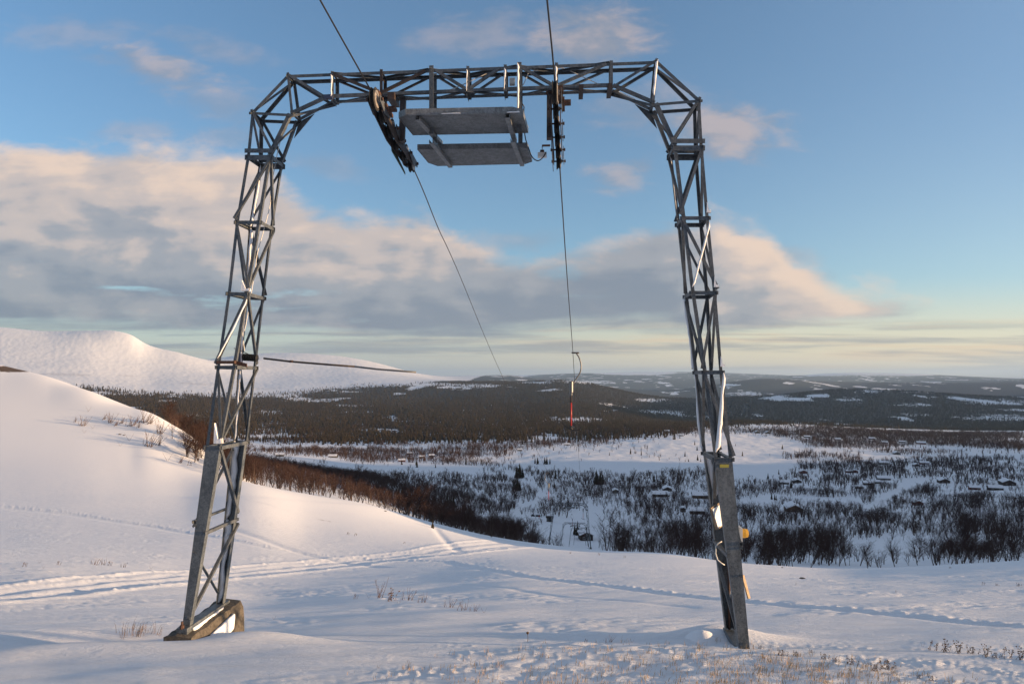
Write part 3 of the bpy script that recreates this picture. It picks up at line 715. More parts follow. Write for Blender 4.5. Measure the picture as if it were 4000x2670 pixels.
LEVELS = {
 'l': dict(o=[(712,2443),(757,2075),(804,1740),(848,1427),(890,1140),(922,862),(965,606)], i=[(741,2443),(804,2075),(860,1742),(920,1427),(968,1142),(1016,862),(1058,606)],
           d=[1.0,.92,.83,.65,.53,.43,.42], sh=(982,438), el=(1137,446), top=(1121,293), bi=(1280,380)),
 'r': dict(o=[(2930,2547),(2897,2163),(2860,1787),(2822,1446),(2797,1136),(2768,845),(2745,569)], i=[(2891,2547),(2841,2163),(2791,1787),(2748,1446),(2701,1136),(2665,845),(2631,569)],
           d=[.87,.82,.75,.62,.50,.43,.40], sh=(2735,390), el=(2556,405), top=(2570,238), bi=(2393,336)),
}
BW = .042
def make_leg(side):
    q = LEVELS[side]; sg = 1 if side == 'l' else -1            # inward direction along the beam
    inn = ALG * sg
    jo = [J(*p, d) for p, d in zip(q['o'], q['d'])]; ji = [J(*p, d) for p, d in zip(q['i'], q['d'])]
    sh, el, top, bi = J(*q['sh'], .30), J(*q['el'], .28), J(*q['top'], .22), J(*q['bi'], .22)
    m = MB()
    for f in (0, 1):
        dn = NRM if f == 0 else -NRM
        for k in range(2, 6):
            m.angle(jo[k][f], jo[k+1][f], inn, dn, BW, .007); m.angle(ji[k][f], ji[k+1][f], -inn, dn, BW, .007)
        m.angle(jo[6][f], sh[f], inn, dn, BW, .007); m.angle(sh[f], top[f], inn - UP, dn, BW, .007)
        m.angle(ji[6][f], el[f], -inn, dn, BW + .012, .007); m.angle(el[f], bi[f], UP - inn, dn, BW, .007)
    leg = m.build('leg', M_GALV, PORTAL)
    # lower channels
    m = MB(); taper_channel(m, jo[0][0], jo[2][0], ji[0][0], ji[2][0], NRM); m.build('channel', M_CHAN, leg)
    m = MB(); taper_channel(m, jo[0][1], jo[2][1], ji[0][1], ji[2][1], -NRM); m.build('channel', M_CHAN, leg)
    # splice collars at the foot of the channels' upper half and rings
    def bar(A, B, na, nb, w=.045, name='diagonal_brace', off=None):
        mm = MB(); o = Vector(off) if off is not None else Vector((0, 0, 0))
        A, B = Vector(A), Vector(B); e = (B - A).normalized() * .03
        mm.angle(A + o - e, B + o + e, na, nb, w, .006); return mm.build(name, M_GALV, leg)
    for k in range(2, 7):
        for f in (0, 1):
            s = -1 if f == 0 else 1
            bar(jo[k][f], ji[k][f], -UP, NRM * -s, .05 if k < 6 else .07, 'cross_bar', NRM * s * .009)
            if k == 6: bar(jo[k][f] + UP * .09, ji[k][f] + UP * .09, -UP, NRM * -s, .06, 'cross_bar', NRM * s * .012)
        bar(ji[k][0], ji[k][1], -UP, -inn, .05, 'cross_bar', inn * .009)
        bar(jo[k][0], jo[k][1], -UP, inn, .05, 'cross_bar', -inn * .009)
    bar(ji[1][0], ji[1][1], -UP, -inn, .045, 'cross_bar', inn * .01)
    bar(jo[1][0] + UP * .16, jo[1][1] + UP * .16, -UP, inn, .045, 'cross_bar', -inn * .01)
    # bracing, alternating bay by bay
    for k in range(2, 6):
        odd = (k % 2 == 0) == (side == 'l')
        a_lo, a_hi = (ji, jo) if odd else (jo, ji)
        for f in (0, 1):
            s = -1 if f == 0 else 1
            bar(a_lo[k][f] + UP * .05, a_hi[k+1][f] - UP * .06, inn * (1 if odd else -1), NRM * -s, .036, off=NRM * s * .010)
        n0, n1 = (0, 1) if odd else (1, 0)
        bar(ji[k][n0] + UP * .05, ji[k+1][n1] - UP * .06, NRM, -inn, .036, off=inn * .012)
        bar(jo[k][n1] + UP * .05, jo[k+1][n0] - UP * .06, NRM, inn, .036, off=-inn * .012)
    bar(ji[0][0] + UP * .12, ji[1][1] - UP * .10, NRM, -inn, .045, off=inn * .012)
    bar(jo[0][1] + UP * .10, jo[1][0] - UP * .30, NRM, inn, .045, off=-inn * .012)
    bar(ji[2][0] - UP * .06, ji[1][1] + UP * .08, NRM, -inn, .045, off=inn * .012)
    bar(jo[2][1] - UP * .06, jo[1][0] + UP * .10, NRM, inn, .045, off=-inn * .012)
    # elbow
    for f in (0, 1):
        s = -1 if f == 0 else 1
        bar(sh[f], el[f], -UP, NRM * -s, .036, off=NRM * s * .010)
        bar(sh[f], ji[6][f] + UP * .06, inn, NRM * -s, .036, off=NRM * s * .010)
        bar(top[f], el[f], inn, NRM * -s, .036, off=NRM * s * .010)
        bar(top[f] + inn * .06, bi[f], -UP, NRM * -s, .036, off=NRM * s * .014)
    bar(sh[0], sh[1], -UP, inn, .04, 'cross_bar'); bar(top[0], top[1], -UP, inn, .04, 'cross_bar'); bar(el[0], el[1], UP, inn, .04, 'cross_bar')
    bar(sh[0], top[1], inn, -UP, .035, off=UP * .012); bar(jo[6][1] + UP * .1, sh[0], inn, NRM, .035, off=-inn * .012)
    bar(ji[6][0] + UP * .12, el[1], inn, NRM, .035, off=inn * .012); bar(el[0], bi[1], -UP, NRM, .035, off=-UP * .012)
    mm = MB(); g0 = el[1] + NRM * .012; e1 = (bi[1] - el[1]).normalized(); e2_ = (ji[6][1] - el[1]).normalized()
    mm.poly_prism([g0, g0 + e1 * .26, g0 + e1 * .02 + e2_ * .26], None, NRM * .008); mm.build('gusset_plate', M_GALV, leg)
    return leg, jo, ji, sh, el, top, bi
LEG_L, JOL, JIL, SHL, ELL, TOPL, BIL = make_leg('l')
LEG_R, JOR, JIR, SHR, ELR, TOPR, BIR = make_leg('r')

# crossbeam ---------------------------------------------------------------
tx = [(1121,293),(1484,284),(1826,271),(2170,256),(2570,238)]
bx = [(1280,380),(1484,373),(1826,362),(2170,346),(2393,336)]
def top_y(x): return float(np.interp(x, [a for a, b in tx], [b for a, b in tx]))
def bot_y(x): return float(np.interp(x, [a for a, b in bx], [b for a, b in bx]))
m = MB()
for f in (0, 1):
    dn = NRM if f == 0 else -NRM
    m.angle(TOPL[f], TOPR[f], -UP, dn, BW, .007); m.angle(BIL[f], BIR[f], UP, dn, BW, .007)
BEAM = m.build('crossbeam', M_GALV, PORTAL)
tl, bl = (TOPR[0] - TOPL[0]), (BIR[0] - BIL[0])
def bt(x): # point on near top chord at photo column x
    s = (x - CX) / F; A, Bv = TOPL[0], TOPR[0]; t = (A.x - s * A.y) / ((A.x - s * A.y) - (Bv.x - s * Bv.y)); return A + (Bv - A) * t
def bb(x):
    s = (x - CX) / F; A, Bv = BIL[0], BIR[0]; t = (A.x - s * A.y) / ((A.x - s * A.y) - (Bv.x - s * Bv.y)); return A + (Bv - A) * t
D22 = NRM * .22
def bbar(A, B, na, nb, w=.042, name='diagonal_brace', mat=None, off=None):
    mm = MB(); o = Vector(off) if off is not None else Vector((0, 0, 0)); mm.angle(A + o, B + o, na, nb, w, .006); return mm.build(name, mat or M_GALV, BEAM)
for x in (1293, 1484, 1822, 1968, 2168, 2382):
    for f in (0, 1):
        s = -1 if f == 0 else 1
        bbar(bt(x) + D22 * f + UP * .025, bb(x) + D22 * f - UP * .02, ALG, NRM * -s, .042, 'post', M_DARK if x == 1484 else None, NRM * s * .009)
    bbar(bb(x), bb(x) + D22, -UP, ALG, .042, 'cross_bar', M_DARK if x in (1484, 2382) else None, -UP * .009); bbar(bt(x), bt(x) + D22, UP, ALG, .03, 'cross_bar', None, UP * .006)
for a, b, dark in [((1300,'t'),(1474,'b'),1),((1496,'b'),(1664,'t'),1),((1700,'t'),(1816,'b'),0),((1836,'b'),(1955,'t'),0),((2034,'t'),(2158,'b'),0),((2184,'b'),(2370,'t'),0)]:
    A = bt(a[0]) if a[1] == 't' else bb(a[0]); B = bt(b[0]) if b[1] == 't' else bb(b[0])
    dd = UP * .03
    A = A + (-dd if a[1] == 't' else dd); B = B + (-dd if b[1] == 't' else dd)
    for f in (0, 1):
        s = -1 if f == 0 else 1
        bbar(A + D22 * f, B + D22 * f, UP, NRM * -s, .037, 'diagonal_brace', M_DARK if dark else None, NRM * s * .010)
xs_ = [1293, 1484, 1677, 1822, 2020, 2168, 2382]
for i in range(len(xs_) - 1):
    a, b = (0, 1) if i % 2 else (1, 0)
    bbar(bb(xs_[i]) + D22 * a, bb(xs_[i+1]) + D22 * b, ALG.cross(UP), UP, .034, 'diagonal_brace', None, -UP * .014)
    bbar(bt(xs_[i]) + D22 * b, bt(xs_[i+1]) + D22 * a, ALG.cross(UP), -UP, .034, 'diagonal_brace', None, UP * .010)
mm = MB(); p = bb(2270); mm.box(p + D22 / 2 - UP * .02, ALG * .03, NRM * .15, UP * .045); mm.build('clamp_block', M_DARK, BEAM)
mm = MB(); p = bb(2382); mm.box(p + D22 / 2 - UP * .02, ALG * .03, NRM * .15, UP * .045); mm.build('clamp_block', M_DARK, BEAM)
mm = MB(); p = bb(1530); mm.box(p + D22 / 2 - UP * .03, ALG * .05, NRM * .15, UP * .05); mm.build('clamp_block', M_DARK, BEAM)
for x, wd in ((1293,.034),(1968,.032),(2168,.034),(1822,.022)):
    snow_strip(BEAM, bt(x) - NRM * .022 + ALG * .004 - UP * .03, bb(x) - NRM * .022 + ALG * .004, ALG, -NRM, wd, .012, int(x))
snow_strip(LEG_R, TOPR[0] - NRM * .024, ELR[0] - NRM * .024 + UP * .1, -ALG, -NRM, .036, .014, 5)
# lighter blue tape wraps on the joints at the left
mm = MB(); p = bb(1284); mm.box(p, ALG * .06, NRM * .03, UP * .028); mm.build('tape_wrap', M_BLUE, BEAM)

# platforms ----------------------------------------------------------------
def platform(pix, z, h, bars, name='platform'):
    pts = [at_z(x, y, z) for x, y in pix]
    m = MB()
    n = len(pts); t = .006; cen = sum(pts, Vector()) / n
    for i in range(n):                                   # fascia
        a, b = pts[i], pts[(i + 1) % n]; w = (b - a).normalized(); o = UP.cross(w); o = o if o.dot(cen - a) > 0 else -o
        m.poly_prism([a, b, b + o * t, a + o * t], None, UP * h)
    # grating slats along the beam, seen from below
    ys = [p.y for p in pts]; y_a, y_b = min(ys), max(ys); k = int((y_b - y_a) / .024)
    for i in range(1, k):
        y = y_a + (y_b - y_a) * i / k; xs = []
        for j in range(n):
            a, b = pts[j], pts[(j + 1) % n]
            if (a.y - y) * (b.y - y) < 0: xs.append(a.x + (b.x - a.x) * (y - a.y) / (b.y - a.y))
        if len(xs) >= 2:
            m.abox(min(xs) + .012, max(xs) - .012, y - .0085, y + .0085, z + .004, z + .030)
    m.poly_prism([cen + (p - cen) * .985 + UP * .034 for p in pts], None, UP * .008)
    pl = m.build(name, M_PLAT, PORTAL)
    for (a, b) in bars:
        mm = MB(); A = at_z(*a, z - .055); B = at_z(*b, z - .055)
        mm.channel(A, B, ALG, UP, .065, .05, .006); mm.build('support_bar', M_PLAT, pl)
    return pl, pts
PL1, pp = platform([(1583,450),(2001,442),(2044,452),(2064,520),(1613,529),(1557,462)], 3.487, .085, [((1622,470),(1713,566)),((1972,462),(2002,556))])
snow_strip(PL1, pp[0] + (pp[1] - pp[0]) * .34 - NRM * .004 + UP * .004, pp[0] + (pp[1] - pp[0]) * .52 - NRM * .004 + UP * .004, UP, -NRM, .014, .01, 3)
snow_strip(PL1, pp[1] - ALG * .07 - NRM * .004 + UP * .004, pp[1] + ALG * .10 - NRM * .004 + UP * .004, UP, -NRM, .022, .012, 4)
PL2, pp2 = platform([(1630,585),(2060,578),(2079,632),(2052,641),(1709,649),(1672,636)], 3.330, .08, [((1676,560),(1752,656)),((1994,556),(2032,650))])
for x in (1677, 2020):
    for f in (0, 1):
        t0 = bt(x) + D22 * f + UP * .05 - NRM * (.014 if f == 0 else -.014)
        mm = MB(); B = Vector((t0.x, t0.y, 3.31 if f else 3.40)); 
        mm.angle(t0, B, ALG, NRM, .062, .008)
        for k in range(4):
            q = t0 + (B - t0) * (.08 + .25 * k) + ALG * .03; mm.lathe(q - NRM * .012, NRM, [(0, .012), (.01, .012)], 8)
        mm.build('hanger', M_GALV, PL1 if f == 0 else PL2)
t0 = bt(2020) - NRM * .026
snow_strip(PL1, t0 + UP * .03, Vector((t0.x, t0.y, 3.60)), ALG, -NRM, .05, .014, 9)

# sheave trains ------------------------------------------------------------
def sheave_train(A, B, post, post_top, box_col, mirror=1):
    A, B = Vector(A), Vector(B); d = (B - A).normalized(); sdv = Vector((d.y, -d.x, 0)).normalized(); u = sdv.cross(d); u = u if u.z > 0 else -u
    Ln = (B - A).length
    m = MB()
    for s in (-1, 1):                                     # the two main rocker plates
        c = A + d * (Ln * .46) - u * .06 + sdv * s * .062
        m.poly_prism([c - d * Ln * .40 + u * .05 - sdv * .005, c - d * Ln * .40 - u * .03 - sdv * .005, c - d * .1 - u * .11 - sdv * .005, c + d * Ln * .44 - u * .03 - sdv * .005, c + d * Ln * .44 + u * .05 - sdv * .005], None, sdv * .010)
    tr = m.build('sheave_train', M_DARK, PORTAL)
    n = 6
    for k in range(n):
        c = A + d * Ln * (k / (n - 1)); R = .135 if k == 0 else .122
        m = MB(); m.lathe(c - sdv * .032, sdv, [(0, R), (.006, R + .008), (.018, R - .006), (.032, R - .022), (.046, R - .006), (.058, R + .008), (.064, R)], 28)
        w = m.build('wheel', M_RUBBER, tr)
        m = MB(); m.lathe(c + sdv * .031, sdv, [(0, R * .80), (.006, R * .78), (.008, R * .45), (.003, R * .42), (.016, R * .2), (.03, R * .19)], 22); m.build('wheel_disc', M_WHEEL, tr)
        m = MB(); m.lathe(c - sdv * .11, sdv, [(0, .022), (.02, .022), (.02, .012), (.2, .012), (.2, .022), (.22, .022)], 10); m.build('axle', M_RUST, tr)
    for k in range(0, n - 1, 2):                          # small bogie plates
        a, b = A + d * Ln * (k / (n - 1)), A + d * Ln * ((k + 1) / (n - 1))
        for s in (-1, 1):
            m = MB(); o = sdv * s * .078
            m.poly_prism([a + o + u * .035 - d * .05, a + o - u * .04 - d * .05, (a + b) / 2 + o - u * .10, b + o - u * .04 + d * .05, b + o + u * .035 + d * .05], None, sdv * .009)
            m.build('bogie_plate', M_GREEN if (k == 2 and s < 0) else (M_GALV if s > 0 else M_DARK), tr)
    m = MB(); a = Vector(post_top); b = Vector(post); m.flat(a, b, ALG, .075, .075); m.build('hanging_post', M_DARK, tr)
    m = MB(); c = A + d * .3 + u * .02; m.box(c + sdv * .14, sdv * .06, d * .05, u * .018); m.box(c + sdv * .10 - u * .02, sdv * .02, d * .16, u * .02); m.build('rope_guard', M_RUST, tr)
    m = MB(); c = A + d * (Ln * .80) - u * .12; m.poly_prism([c - sdv * .075 - d * .5 + u * .06, c - sdv * .075 + d * .32 - u * .04, c - sdv * .075 + d * .34 - u * .075, c - sdv * .075 - d * .45 - u * .05], None, -sdv * .008); m.build('rope_catcher', M_GREEN if mirror > 0 else M_DARK, tr)
    return tr
TA, TB = at_Y(1463, 388, 8.6), at_Y(1607, 640, 10.55)
TR1 = sheave_train(TA, TB, at_Y(1570, 556, 9.55), bb(1568) + D22 / 2, M_DARK)
RA, RB = at_Y(2167, 362, 8.55), at_Y(2182, 630, 10.6)
TR2 = sheave_train(RA, RB, at_Y(2146, 543, 9.42), bb(2146) + D22 / 2, M_DARK, -1)
m = MB(); m.box(bb(2185) - UP * .05 + D22 / 2, ALG * .05, NRM * .17, UP * .06); m.build('mounting_block', M_RUST, TR2)
m = MB(); m.box(bb(1478) - UP * .05, ALG * .05, NRM * .17, UP * .06); m.build('mounting_block', M_RUST, TR1)
m = MB(); c = at_Y(2118, 606, 10.1); m.box(c, ALG * .065, NRM * .04, UP * .032); m.build('limit_switch', M_WHT, TR2)
m = MB(); m.box(c + UP * .05, ALG * .03, NRM * .03, UP * .02); m.tube([c + UP * .06, c + UP * .15], .006, 6); m.box(c + UP * .14 + ALG * .06, ALG * .06, NRM * .012, UP * .012); m.build('switch_bracket', M_RUST, TR2)

# footings --------------------------------------------------------------------
def rough_block(A, B, half_w, up, down, seed, mat, side):
    rr = random.Random(seed); m = MB(); n = 16; ax = B - A
    rows = []
    for i in range(n + 1):
        p = A + ax * (i / n); j = lambda s: rr.uniform(-s, s)
        rows.append([m.bm.verts.new(p + side * (half_w * a + j(.012)) + UP * (b + j(.012))) for a, b in ((-1, up), (-.2, up + .02), (.9, up), (1.05, up - .10), (1.12, up - .25), (1.2, -down), (-1.2, -down))])
    for i in range(n):
        for k in range(7):
            m.bm.faces.new((rows[i][k], rows[i][(k+1) % 7], rows[i+1][(k+1) % 7], rows[i+1][k]))
    m.bm.faces.new(rows[0][::-1]); m.bm.faces.new(rows[-1])
    return m.build('footing', mat, PORTAL)
fa, fb = (JOL[0][0] + JIL[0][0]) / 2, (JOL[0][1] + JIL[0][1]) / 2
FT = rough_block(fa - NRM * .16 - UP * .10 - ALG * .02, fb + NRM * .20 - UP * .04 + ALG * .02, .20, 0, .9, 3, M_CONC, ALG)
m = MB(); m.box((fa + fb) / 2 - UP * .045, NRM * ((fb - fa).length / 2 + .10), ALG * .07, UP * .045); m.build('sill_beam', M_CHAN, FT)
snow_strip(FT, fa + ALG * .072 - UP * .03 + NRM * .02, fb + ALG * .072 - UP * .03 - NRM * .05, -UP, ALG - NRM * .3, .13, .03, 21, 'snow_patch')
snow_strip(FT, fa + ALG * .225 - UP * .20 + NRM * .22, fb + ALG * .235 - UP * .12 - NRM * .12, -UP - NRM * .3, ALG - NRM * .2, .26, .03, 22, 'snow_patch')
m = MB(); m.lathe(fa - UP * .01 - NRM * .08 - ALG * .01, UP, [(0, .03), (.05, .03), (.05, .016), (.1, .016)], 8); m.build('anchor_bolt', M_RUST, FT)
ga, gb = (JOR[0][0] + JIR[0][0]) / 2, (JOR[0][1] + JIR[0][1]) / 2
FT2 = rough_block(ga - NRM * .05 - UP * .30, gb + NRM * .25 - UP * .12, .16, 0, .6, 5, M_CONC, ALG)
m = MB(); m.box((ga + gb) / 2 - UP * .045, NRM * ((gb - ga).length / 2 + .06), ALG * .07, UP * .035); m.build('sill_beam', M_CHAN, FT2)
m = MB(); rr = random.Random(4); cc_ = at_Y(2738, 2492, gb.y - .12); rows = []
for i in range(9):
    t = i / 8; rad = .29 * (1 - t ** 2.2) ** .6 + .004
    rows.append([m.bm.verts.new(cc_ + Vector((math.cos(a) * rad * (1 + .1 * rr.uniform(-1, 1)) + .03 * t, math.sin(a) * rad * 1.2, -.22 + .33 * t ** .9))) for a in [2 * math.pi * k / 14 for k in range(14)]])
for i in range(8):
    for k in range(14): m.bm.faces.new((rows[i][k], rows[i][(k+1) % 14], rows[i+1][(k+1) % 14], rows[i+1][k]))
m.bm.faces.new(rows[-1]); m.build('snow_mound', M_SNOW, FT2, smooth=True)
# snow lodged in the legs
for k, w in ((2, .05), (3, .03), (4, .055), (5, .04)):
    snow_strip(LEG_L, JOL[k][1] - NRM * .02 + ALG * .012, JOL[k+1][1] - NRM * .02 + ALG * .012, ALG, -NRM, w, .015, 30 + k)
for k, w in ((0, .13), (1, .12)):
    snow_strip(LEG_L, JOL[k][1] - NRM * .03 + ALG * .0, JOL[k+1][1] - NRM * .03 + ALG * .0, ALG, -NRM, w, .03, 40 + k)
snow_strip(LEG_L, JOL[3][0] - NRM * .03 + UP * .10 + ALG * .02, JIL[4][0] - NRM * .03 - UP * .10, ALG, -NRM, .028, .012, 51)
def wedge(parent, p, w, h, seed):
    m = MB(); m.poly_prism([p + ALG * -w - NRM * .02, p + ALG * w - NRM * .02, p + ALG * w * .9 + UP * h * .25 - NRM * .02, p + ALG * w * .1 + UP * h * .2 - NRM * .02, p - ALG * w * .8 + UP * h - NRM * .02], None, NRM * .06); return m.build('snow_lump', M_SNOW, parent)
wedge(LEG_L, JIL[4][0] + UP * .02 - ALG * .03, .06, .15, 1); wedge(LEG_L, JIL[2][0] + UP * .04 - ALG * .03, .055, .28, 2)
snow_strip(LEG_R, JIR[4][0] - NRM * .028 + UP * .05, JOR[5][0] - NRM * .028 - UP * .08, ALG, -NRM, .034, .012, 61)
snow_strip(LEG_R, JIR[2][0] - NRM * .028 + UP * .08, JOR[3][0] - NRM * .028 - UP * .03, ALG, -NRM, .062, .014, 62)
snow_strip(LEG_R, JIR[3][1] - NRM * .01, JIR[4][1] - NRM * .01, -ALG, -NRM, .045, .012, 63); snow_strip(LEG_R, JIR[2][1] - NRM * .01, JIR[3][1] - NRM * .01, -ALG, -NRM, .05, .012, 64)
snow_strip(LEG_R, JIR[1][1] - NRM * .02 + UP * .6, JIR[2][1] - NRM * .02, ALG, -NRM, .10, .02, 65); snow_strip(LEG_R, JIR[5][1] - NRM * .01, JIR[6][1] - NRM * .01, ALG, -NRM, .03, .012, 66)
for k in (3, 4, 5): wedge(LEG_R, JOR[k][0] + UP * .05 + ALG * .0, .03, .14, k)
# yellow marker on the right channel
c = P(2830, 1819, -.30); m = MB(); nrm_ = (JOR[2][0] - JIR[2][0]).normalized(); m.box(c, nrm_ * .058, NRM * .001, UP * .021)
mk = m.build('marker_tape', M_YELT, LEG_R)
q0 = JIR[2][0] + (JIR[1][0] - JIR[2][0]) * ((1819 - 1787) / (2163 - 1787)); w0 = JOR[2][0] + (JOR[1][0] - JOR[2][0]) * ((1819 - 1787) / (2163 - 1787))
mk.data.transform(Matrix.Translation((q0 + w0) / 2 - NRM * .003 - c))

# put the portal's parts into its own frame
PC = Vector((0.3, Y0 - .03, (fa.z + ga.z) / 2 - .05))
def rehome(o):
    for ch in o.children:
        if ch.type == 'MESH': ch.data.transform(Matrix.Translation(-PC))
        rehome(ch)
rehome(PORTAL); PORTAL.location = PC

# ------------------------------------------------------------------ things held by the portal
t = empty('safety_gate_bar', P(945, 1400, .2)); tag(t, 'long thin horizontal rod with a black coil spring sticking out of the left leg', 'trip rod')
o0 = t.location.copy()
m = MB(); pts = [P(x, y, .05) - o0 for x, y in ((1030,1399),(1130,1411),(1290,1424),(1385,1431))]; m.tube(pts, .014, 8); m.build('dark_rod', M_DARK, t)
m = MB(); pts = [P(x, y, .05) - o0 for x, y in ((1385,1431),(1470,1441),(1560,1448),(1625,1453))]; m.tube(pts, .013, 8); m.build('pale_tube', M_ALU, t)
m = MB(); a, b = P(948,1394,.05) - o0, P(1006,1398,.05) - o0; m.tube([a, b], .030, 10)
for k in range(9):
    c = a + (b - a) * ((k + .5) / 9); m.lathe(c - (b - a).normalized() * .006, b - a, [(0, .052), (.012, .052)], 14)
m.build('coil_spring', M_BLK, t)
m = MB(); m.box(P(935,1405,.0) - o0, ALG * .035, NRM * .035, UP * .09); m.build('strap', M_BLUE, t)
m = MB(); m.box(P(884,1414,-.30) - o0, ALG * .13, NRM * .03, UP * .02); m.box(P(940,1420,-.25) - o0, (ALG - UP * .25) * .09, NRM * .01, UP * .025); m.build('clamp_plate', M_RUST, t)
m = MB(); m.tube([P(1012,1400,.05) - o0, P(960,1378,.05) - o0, P(925,1362,.0) - o0, P(915,1360,-.1) - o0], .006, 6); m.build('tie_wire', M_BLK, t)
m = MB(); c = P(1137,1411,.05) - o0; m.tube([c - ALG * .02, c + ALG * .03], .017, 8); m.build('red_sleeve', M_RUST, t)

t = empty('warning_lamp', at_Y(2894, 2090, 9.2)); tag(t, 'yellow plastic lamp on a small white box on the right leg', 'lamp'); o0 = t.location.copy()
m = MB(); m.box(at_Y(2889, 2092, 9.2) - o0, ALG * .018, NRM * .09, UP * .125); m.build('box', M_WHT, t)
m = MB(); m.lathe(at_Y(2894, 2081, 9.2) - o0, ALG, [(0, .062), (.05, .062), (.088, .054), (.092, .045)], 18); m.build('lens', M_YEL, t)

t = empty('timber_board', at_Y(2800, 2012, 9.3)); tag(t, 'short weathered board with sunlit snow stuck on it wedged inside the right leg', 'board'); o0 = t.location.copy()
c4 = [at_Y(2777,1983,9.28), at_Y(2813,1960,9.42), at_Y(2823,2054,9.42), at_Y(2802,2068,9.28)]
nn = (c4[1] - c4[0]).cross(c4[3] - c4[0]).normalized(); nn = nn if nn.y > 0 else -nn
m = MB(); m.poly_prism([p - o0 for p in c4], None, nn * .03); m.build('plank', M_WOOD, t)
m = MB(); cn = sum(c4, Vector()) / 4; m.poly_prism([cn + (p - cn) * .86 - o0 - nn * .002 for p in c4], None, -nn * .012); m.build('snow_patch', M_SNOW, t)

a, b = at_Y(2901, 2245, 9.32), at_Y(2926, 2336, 9.25)
m = MB(); m.flat(a, b, ALG * .8 + NRM * .6, .045, .02); tag(m.build('loose_lath', plain('pale_wood', (.42, .31, .20), .8, 0, .2, 15)), 'pale broken wooden lath leaning off the foot of the right leg', 'lath')
m = MB(); m.tube([at_Y(2846, 2205, 9.6), at_Y(2849, 2455, 9.75)], .019, 8); tag(m.build('rusty_pipe', M_RUST), 'thin rusty brown pipe standing between the channels of the right leg', 'pipe')
m = MB(); m.tube([at_Y(x, y, 9.45) for x, y in ((2820,2113),(2805,2120),(2796,2134),(2795,2160),(2803,2185),(2818,2198),(2830,2205))], .009, 6)
tag(m.build('white_cable_loop', M_WHT), 'short loop of white cable hanging out of the right leg', 'cable')
m = MB(); m.flat(at_Y(2858, 2296, 9.35), at_Y(2848, 2346, 9.35), ALG, .018, .006); tag(m.build('white_strap', M_WHT), 'short white strap end dangling low between the channels of the right leg', 'strap')
m = MB()
def bez(pts, n=24):
    P_ = [Vector(p) for p in pts]; out_ = []
    for i in range(len(P_) - 1):
        p0, p1, p2, p3 = P_[max(i-1, 0)], P_[i], P_[i+1], P_[min(i+2, len(P_)-1)]
        for k in range(n // (len(P_) - 1) + 1):
            t_ = k / (n // (len(P_) - 1) + 1)
            out_.append(.5 * ((2*p1) + (p2-p0)*t_ + (2*p0-5*p1+4*p2-p3)*t_*t_ + (3*p1-p0-3*p2+p3)*t_**3))
    out_.append(P_[-1]); return out_
m.tube(bez([at_Y(x, y, Y) for x, y, Y in ((2030,395,9.5),(2046,415,9.5),(2046,440,9.7),(2050,525,9.9),(2062,572,10.0),(2078,612,10.05),(2100,628,10.05),(2120,616,10.05),(2133,594,10.05))], 40), .008, 6)
tag(m.build('signal_cable', M_BLK), 'black cable drooping from the upper platform to the switch by the right wheels', 'cable')
m = MB(); m.tube(bez([at_Y(x, y, 9.66) for x, y in ((1710,362),(1733,361),(1810,330),(1907,285),(1935,280))], 16), .006, 6)
tag(m.build('white_conduit', M_WHT), 'thin white conduit slanting across the middle of the crossbeam', 'cable')
m = MB(); m.tube(bez([at_Y(x, y, 9.60) for x, y in ((2030,341),(2045,330),(2058,300),(2075,280),(2160,270),(2203,268),(2275,300),(2347,333),(2400,352),(2480,388))], 30), .006, 6)
tag(m.build('white_conduit', M_WHT), 'thin white conduit along the right half of the crossbeam', 'cable')
m = MB(); m.tube(bez([at_Y(x, y, 10.0) for x, y in ((1120,500),(1090,570),(1058,742),(1055,800),(1030,900),(1005,990),(994,1068),(960,1270),(948,1300),(955,1370))], 40), .006, 6)
tag(m.build('white_conduit', M_WHT), 'thin white conduit running down inside the left leg', 'cable')
t = empty('junction_box', at_Y(2001, 320, 9.62)); tag(t, 'small white junction box under the top of the crossbeam', 'junction box')
m = MB(); m.box((0, 0, 0), ALG * .036, NRM * .03, UP * .045); m.build('case', M_WHT, t)
m = MB(); m.box(-NRM * .033, ALG * .030, NRM * .004, UP * .038); m.build('lid', M_WHT, t)
